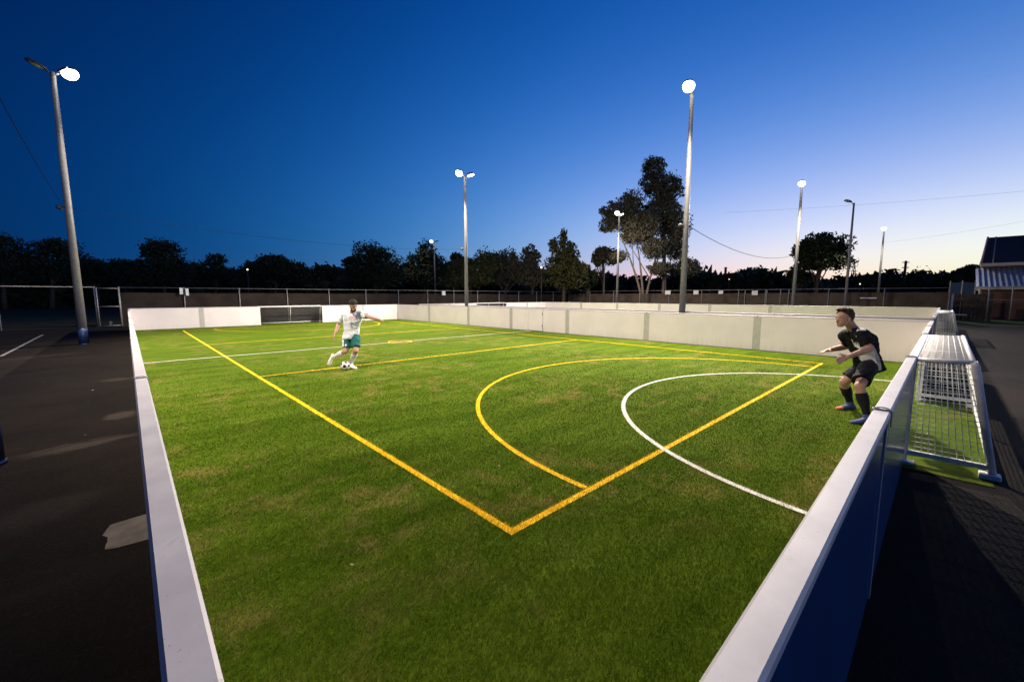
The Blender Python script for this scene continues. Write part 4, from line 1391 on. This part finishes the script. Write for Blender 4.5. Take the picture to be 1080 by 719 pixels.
def boot(mb, ank, f, up, s=PK):
    """ank = point at sole level under the ankle"""
    e = f.cross(up).normalized()
    rings = []
    for q, w, h in ((-.085, .018, .035), (-.075, .032, .060), (-.04, .038, .092), (.0, .040, .098), (.05, .043, .078), (.10, .047, .060), (.15, .045, .046), (.185, .034, .036), (.202, .016, .022)):
        r = []
        for j in range(14):
            a = 2 * PI * j / 14
            cx_, sz = math.cos(a), math.sin(a)
            r.append(ank + f * q * s + e * (w * s * cx_) + up * (s * (h * .5 + h * .5 * sz) * (1.0 if sz > -.3 else .75)))
        rings.append(r)
    mb.loft(rings)


def mark(me, mats_polys, facing, org):
    """give faces their own material where the garment has a printed or sewn-in panel"""
    for p in me.polygons:
        if p.normal.dot(facing) < .05: continue
        c = p.center + org
        q = Vector((c.x, c.y, 0))
        fh, r, u_ = q.dot(FW), q.dot(RT), c.z - H
        fwd_ = fh * math.cos(PITCH) - u_ * math.sin(PITCH)
        uu = fh * math.sin(PITCH) + u_ * math.cos(PITCH)
        x, y = CX + FPX * r / fwd_, CY - FPX * uu / fwd_
        for mi, poly in mats_polys:
            ins = False
            for i in range(len(poly)):
                (x1, y1), (x2, y2) = poly[i], poly[i - 1]
                if (y1 > y) != (y2 > y) and x < (x2 - x1) * (y - y1) / (y2 - y1) + x1: ins = not ins
            if ins: p.material_index = mi


def person(label, J, ax, head_ax, hands, feet, cloth_, hairm, beard=None, hair_n=(.72, -.70), hair_thr=.012, panels=None, facing=None):
    """J joints; ax=(side,fwd) of hips and of shoulders; side = the figure's left"""
    pel, chest, neck = J['pelvis'], J['chest'], J['neck']
    t = thing('person', label, 'person', (pel.x, pel.y, 0))
    hs, hf, ss, sf = ax
    fw_, up_, sd_ = head_ax
    body = MB()
    sp = (chest - pel)

    def torso(mb, g, lo=0, hem=.07):
        sec = [(pel - sp.normalized() * hem * PK, .166 + (hem - .07) * .3, .114 + (hem - .07) * .3, 0), (pel, .156, .106, 0), (pel.lerp(chest, .35), .146, .097, .2), (pel.lerp(chest, .7), .162, .106, .6), (chest, .178, .112, 1), (chest.lerp(neck, .45), .185, .108, 1), (chest.lerp(neck, .8), .135, .082, 1), (neck, .072, .068, 1)]
        rings = []
        for c, a, b, q in sec[lo:]:
            s_ = hs.lerp(ss, q).normalized()
            f_ = hf.lerp(sf, q).normalized()
            rings.append(ell_ring(c, s_, f_, a + g, b + g))
        mb.loft(rings)
    torso(body, 0)
    hc = J['head']
    mb = body
    mb.tube([neck - (hc - neck) * .25, neck.lerp(hc, .3), neck.lerp(hc, .75) - fw_ * .02], [.066 * PK, .058 * PK, .056 * PK], 16)
    ho = head(body, hc, fw_, up_, sd_)
    for q in 'LR':
        limb(body, J['hip' + q], J['knee' + q], [.088, .088, .082, .072, .063, .058])
        limb(body, J['knee' + q], J['ankle' + q], [.056, .057, .060, .052, .041, .037])
        limb(body, J['shoulder' + q], J['elbow' + q], [.056, .055, .052, .046, .042])
        limb(body, J['elbow' + q], J['wrist' + q], [.041, .043, .040, .033, .027])
        limb(body, chest.lerp(neck, .45).lerp(J['shoulder' + q], .3), J['shoulder' + q], [.07, .066, .058])
        hand(body, J['wrist' + q], *hands[q])
    part('body', remesh(body, .0085, 3), M['skin'], t)
    # hair
    hb = MB()
    hb.ellipsoid(hc + up_ * .032 * PK - fw_ * .014 * PK, (sd_ * .088 * PK, fw_ * .112 * PK, up_ * .104 * PK), 28, 20)
    if hairm == 'hair_brown': hb.ellipsoid(hc + up_ * .112 * PK + fw_ * .058 * PK, (sd_ * .055 * PK, fw_ * .046 * PK, up_ * .028 * PK), 16, 10)
    me = remesh(hb, .008, 2)
    folds(me, .010, 34, 3.1)
    keep_faces(me, lambda p: (p - hc).dot(up_ * hair_n[0] + fw_ * hair_n[1]) > hair_thr)
    part('hair', me, M[hairm], t)
    if beard:
        hb = MB()
        hb.ellipsoid(hc - up_ * .066 * PK + fw_ * .035 * PK, (sd_ * .066 * PK, fw_ * .073 * PK, up_ * .062 * PK), 20, 14)
        me = remesh(hb, .008, 2)
        folds(me, .004, 40, 1.0)
        keep_faces(me, lambda p: (p - ho).dot(up_) < .062 * PK)
        part('beard', me, M[hairm], t)
    for q in (-1, 1):
        c = ho + up_ * .112 * PK + fw_ * .088 * PK + sd_ * q * .030 * PK
        eb = MB().ellipsoid(c, (sd_ * .013 * PK, fw_ * .010 * PK, up_ * .008 * PK), 12, 8).build('eye', M['eye_white'], t)
        MB().ellipsoid(c + fw_ * .0065 * PK, (sd_ * .006 * PK, fw_ * .006 * PK, up_ * .006 * PK), 10, 6).build('pupil', M['eye_dark'], eb)
        MB().tube([c + up_ * .019 * PK + fw_ * .010 * PK - sd_ * q * .014 * PK, c + up_ * .022 * PK + fw_ * .008 * PK, c + up_ * .016 * PK + sd_ * q * .02 * PK], [.004 * PK, .005 * PK, .003 * PK], 6).build('eyebrow', M[hairm], t)
    # shirt
    sb = MB()
    torso(sb, .020, 0, cloth_.get('hem', .07))
    for q in 'LR':
        a, b = J['shoulder' + q], J['elbow' + q]
        e_ = a.lerp(b, .72)
        sb.tube(bez(chest.lerp(neck, .5).lerp(a, .35), a, 5), [.095 * PK, .094 * PK, .092 * PK, .09 * PK, .086 * PK], 16)
        sb.tube(bez(a, e_, 6), [.084 * PK, .082 * PK, .080 * PK, .077 * PK, .074 * PK, .074 * PK], 16)
        sb.tube(bez(neck.lerp(a, .3) - Vector((0, 0, .03)), a, 4), [.078 * PK, .086 * PK, .088 * PK, .086 * PK], 14)
        sb.ellipsoid(a, [Vector(v) * .090 * PK for v in ((1, 0, 0), (0, 1, 0), (0, 0, 1))], 12, 8)
    me = remesh(sb, .0095, 3)
    folds(me, .016, 7.5, 0.3)
    sh = part('shirt', me, cloth_['shirt'], t)
    if panels: mark(me, panels['shirt'], facing, root_loc(t))
    # shorts
    sb = MB()
    rings = [ell_ring(pel + sp.normalized() * .03 * PK, hs, hf, .150, .106), ell_ring(pel - sp.normalized() * .02 * PK, hs, hf, .160, .118), ell_ring(pel - sp.normalized() * .12 * PK, hs, hf, .155, .116)]
    sb.loft(rings)
    for q in 'LR':
        a, b = J['hip' + q], J['knee' + q]
        sb.tube(bez(a, a.lerp(b, .74), 6), [.102 * PK, .102 * PK, .101 * PK, .100 * PK, .101 * PK, .103 * PK], 18)
        sb.ellipsoid(a, [Vector(v) * .102 * PK for v in ((1, 0, 0), (0, 1, 0), (0, 0, 1))], 12, 8)
    me = remesh(sb, .0095, 3)
    folds(me, .018, 7.0, 5.3)
    part('shorts', me, cloth_['shorts'], t)
    if panels and 'shorts' in panels: mark(me, panels['shorts'], facing, root_loc(t))
    for q in 'LR':
        sb = MB()
        a, b = J['knee' + q], J['ankle' + q]
        sb.tube(bez(a.lerp(b, .20), b, 6), [.0635 * PK, .067 * PK, .061 * PK, .050 * PK, .044 * PK, .043 * PK], 16)
        me = remesh(sb, .0085, 2)
        folds(me, .005, 12, 2.0)
        part('sock', me, cloth_['sock'], t)
        sb = MB()
        f, u_, sole = feet[q]
        boot(sb, sole, f, u_)
        sb.tube([sole + u_ * .06 * PK, b.lerp(sole + u_ * .1 * PK, .3) + (a - b).normalized() * .015], [.045 * PK, .047 * PK], 14)
        me = remesh(sb, .008, 2)
        bt = part('boot', me, cloth_['boot'], t)
        if len(cloth_['boot']) > 1:
            for p in me.polygons:
                if (Vector(p.center) + root_loc(t) - sole).dot(f) > (.125 if q == 'R' else .3) * PK: p.material_index = 1
    return t, sh


def frame(fw, up):
    fw = fw.normalized()
    sd = up.cross(fw).normalized()          # figure's left
    return fw, fw.cross(sd).normalized(), sd


# --- goalkeeper-like player crouching before the nearest goal, facing across the pitch
ffw = (-RT * .98 - FW * .16).normalized()
J = dict(pelvis=P(914.5, 380, 6.2), chest=P(908.5, 358.5, 6.18), neck=P(900.5, 347.5, 6.18), head=P(890.6, 335.2, 6.16),
         hipL=P(916, 387, 6.07), hipR=P(911.5, 386.5, 6.33), kneeL=P(906.5, 407.5, 5.84), kneeR=P(890, 403, 6.42),
         ankleL=G(914, 446.5) + Vector((0, 0, .115)), ankleR=G(896, 431.5) + Vector((0, 0, .115)),
         shoulderL=P(909.5, 353.0, 5.99), shoulderR=P(892.5, 354, 6.36),
         elbowL=P(917, 368.5, 5.86), wristL=P(894, 376, 5.80), elbowR=P(894.5, 365, 6.52), wristR=P(874.5, 369.2, 6.42))
hd = frame((ffw * .97 - Vector((0, 0, .05))), Vector((0, 0, 1)) + ffw * .08)
lean = (J['chest'] - J['pelvis']).normalized()
sid = Vector((0, 0, 1)).cross(ffw).normalized()
fL = (G(899, 446.5) - G(914, 447)).normalized()
fR = (G(876, 431.5) - G(896, 431.5)).normalized()
Z = Vector((0, 0, 1))
dL, dR = (P(883, 380.5, 5.80) - J['wristL']), (P(863, 371.5, 6.36) - J['wristR'])
tfw = sid.cross(lean).normalized()
wp = [(901.0, 346), (906, 342.5), (915, 344.0), (913, 348.5), (906, 348.0), (903.2, 351), (903.0, 356), (906, 362), (907.5, 368), (901.5, 366), (897.8, 358), (897.8, 350.5)]
wq = [(901.5, 372), (908, 366), (919, 364), (922.5, 372), (925, 380), (924, 388), (909, 389), (909, 381), (904, 377)]
gq = [(919, 363), (922, 365), (928, 378), (930, 390), (926, 391), (924.5, 381), (923, 374)]
kp, shirt_k = person('man crouching by the nearest goal in black and white shirt and black shorts, arms out', J, (sid, tfw, sid, tfw), hd,
                     dict(L=(dL, (-Z * .5 - sid * -.4 + ffw * .3), (ffw * .2 + Z * .8 - sid * .4)), R=(dR, (-Z * .8 + sid * .3), (sid * .8 + Z * .3))),
                     dict(L=(fL, Z, G(914, 447)), R=(fR, Z, G(896, 431.8))),
                     dict(shirt=[M['shirt_black'], M['shirt_white'], M['grey_cloth']], shorts=[M['black_shorts']], sock=[M['sock_black']], hem=.13, boot=[M['boot_blue'], M['boot_orange']]),
                     'hair_brown', panels=dict(shirt=[(1, wp), (1, wq), (2, gq)]), facing=(sid * 1.0).normalized())

# --- player about to kick the ball
kf = (-FW * .95 + RT * .25).normalized()
ks = Z.cross(kf).normalized()
J = dict(pelvis=P(370.4, 352.5, 10.32), chest=P(371.6, 338.5, 10.30), neck=P(371.9, 330.2, 10.27), head=P(372.5, 322.2, 10.14),
         hipR=P(366.6, 355.0, 10.34), hipL=P(374.6, 355.0, 10.32), kneeR=P(364.6, 370.5, 10.18), kneeL=P(375.2, 370.0, 10.14),
         ankleR=P(351.2, 376.8, 10.50), ankleL=G(370.3, 387.6) + Vector((0, 0, .115)),
         shoulderR=P(364.0, 332.0, 10.30), shoulderL=P(379.6, 331.0, 10.36), elbowL=P(390.2, 334.4, 10.22), wristL=P(400.2, 337.0, 10.06),
         elbowR=P(357.2, 341.6, 10.42), wristR=P(353.2, 352.0, 10.24))
hd = frame((kf * .80 - Z * .55), Z)
lean = (J['chest'] - J['pelvis']).normalized()
ssd = (J['shoulderL'] - J['shoulderR']).normalized()
shf = (J['ankleR'] - J['kneeR']).normalized()
fR = (P(347.6, 384.5, 10.42) - P(350.6, 376.9, 10.5)).normalized()
uR = (-shf + fR * shf.dot(fR)).normalized()
fL = (G(377.5, 389.2) - G(370.3, 388)).normalized()
dL, dR = (P(406, 338.8, 9.95) - J['wristL']), (P(351.8, 358, 10.14) - J['wristR'])
kick, shirt_w = person('man in white shirt and green shorts swinging his leg to kick the football', J, (ks, kf, ssd, (kf - ssd * kf.dot(ssd)).normalized()), hd,
                       dict(L=(dL, (-Z * .8 + kf * .3), (kf * .9 + Z * .2)), R=(dR, (ks * .8 - kf * .2), (kf * .9 - Z * .1))),
                       dict(L=(fL, Z, G(370.3, 388.2)), R=(fR, uR, J['ankleR'] - uR * .105)),
                       dict(shirt=[M['shirt_white'], M['print_red'], M['print_grey'], M['print_green']], shorts=[M['green_shorts'], M['sock_white']], sock=[M['sock_white']], hem=.095, boot=[M['boot_white']]),
                       'hair_black', beard=True, hair_n=(.80, -.60), hair_thr=.022,
                       panels=dict(shirt=[(1, [(367.5, 334.2), (375.5, 333.6), (375.5, 335.2), (367.5, 335.8)]), (2, [(369.5, 339.5), (373.5, 340), (371.5, 343), (373, 346), (370, 346.5)]),
                                          (3, [(362.0, 332), (365.5, 331), (366.6, 337.5), (363.6, 338)]), (3, [(377.5, 330), (381.5, 328), (385, 331), (380, 336.5)]), (2, [(384.2, 328), (388.5, 329), (388, 338), (384.6, 337)])],
                                   shorts=[(1, [(358.5, 353), (362.4, 353), (362.8, 369), (359, 369)]), (1, [(363.6, 363), (365.4, 362.6), (365.6, 365), (363.9, 365.4)])]), facing=-FW)

# small crest on the crouching man's chest
c = P(897.2, 349.4, 6.0)
best = min(shirt_k.data.polygons, key=lambda f: ((f.center + root_loc(kp)) - P(897.2, 349.4, 6.1)).length)
c = best.center + root_loc(kp) + best.normal * .006
q = MB()
q.tube([c + ffw * -.03 - Z * .004, c + Z * .012, c + ffw * .02 + Z * .008], [.004, .006, .003], 6)
q.tube([c + Z * .010, c + ffw * .008 - Z * .010], [.004, .003], 6)
q.build('crest', M['shirt_white'], kp)

# football
bc = G(364.3, 390.4) + Vector((0, 0, .113))
import bmesh
bm = bmesh.new()
bmesh.ops.create_icosphere(bm, subdivisions=1, radius=1)
ico = [v.co.normalized() for v in bm.verts]
bm.free()
bm = bmesh.new()
bmesh.ops.create_icosphere(bm, subdivisions=5, radius=.113)
me = bpy.data.meshes.new('football')
bm.to_mesh(me)
bm.free()
rot = Matrix.Rotation(.5, 3, 'X') @ Matrix.Rotation(.35, 3, 'Z')
ico = [rot @ v for v in ico]
me.materials.append(M['ball_white'])
me.materials.append(M['ball_black'])
for p in me.polygons:
    p.use_smooth = True
    d = p.center.normalized()
    if max(d.dot(v) for v in ico) > math.cos(.36): p.material_index = 1
fb = bpy.data.objects.new('football', me)
COL.objects.link(fb)
fb.location = bc
tag(fb, 'white football with black patches on the turf at the kicking man\'s feet', 'football')


# ------------------------------------------------------------------ sky
world = bpy.data.worlds.new('World')
scene.world = world
world.use_nodes = True
t = NT(world.node_tree)
t.n.clear()
out = t.node('ShaderNodeOutputWorld')
bg = t.node('ShaderNodeBackground')
t.l.new(bg.outputs[0], out.inputs[0])
gen = t.vmath('NORMALIZE', t.node('ShaderNodeTexCoord').outputs['Generated'])
sep = t.node('ShaderNodeSeparateXYZ')
t.put(sep.inputs[0], gen)
e = t.math('MAXIMUM', sep.outputs[2], 0.035)
hv = t.vmath('NORMALIZE', t.vmath('MULTIPLY', gen, (1, 1, 0)))
AZ = R(-30)                                   # where the sun has gone down
ca = t.vmath('DOT_PRODUCT', hv, (math.cos(AZ), math.sin(AZ), 0), out=1)
g1 = t.math('EXPONENT', t.math('MULTIPLY', e, -1 / 0.05))
g2 = t.math('EXPONENT', t.math('MULTIPLY', e, -1 / 0.20))
basis = [1.0, e, ca, t.math('MULTIPLY', e, ca), g1, t.math('MULTIPLY', g1, ca), t.math('MULTIPLY', ca, ca), g2, t.math('MULTIPLY', g2, ca),
         t.math('MULTIPLY', g1, t.math('MULTIPLY', ca, ca))]
COEF = [[0.346, -0.811, 0.217], [-11.815, -3.796, -2.718], [4.599, 1.912, 1.286], [0.084, -0.481, 0.196], [2.498, -0.636, -0.385], [-2.171, -1.296, -1.285], [-2.815, -1.128, -0.979], [-3.503, -0.392, -0.976], [1.861, 1.345, 0.634], [-1.597, 0.565, 0.362]]
chan = []
for c in range(3):
    acc = COEF[0][c]
    for k in range(1, 10):
        acc = t.math('MULTIPLY_ADD', basis[k], COEF[k][c], acc)
    chan.append(t.math('MINIMUM', t.math('EXPONENT', acc), 1.3))
cc = t.node('ShaderNodeCombineColor')
for i in range(3): t.put(cc.inputs[i], chan[i])
t.put(bg.inputs[0], cc.outputs[0])
bg.inputs[1].default_value = 1.0

vs_ = scene.view_settings
vs_.view_transform = 'Standard'
vs_.look = 'None'
vs_.exposure = 0
vs_.gamma = 1
scene.cycles.use_denoising = True
scene.cycles.max_bounces = 6
scene.cycles.diffuse_bounces = 3
scene.cycles.sample_clamp_indirect = 4
scene.cycles.use_light_tree = True
scene.cycles.sample_clamp_direct = 0
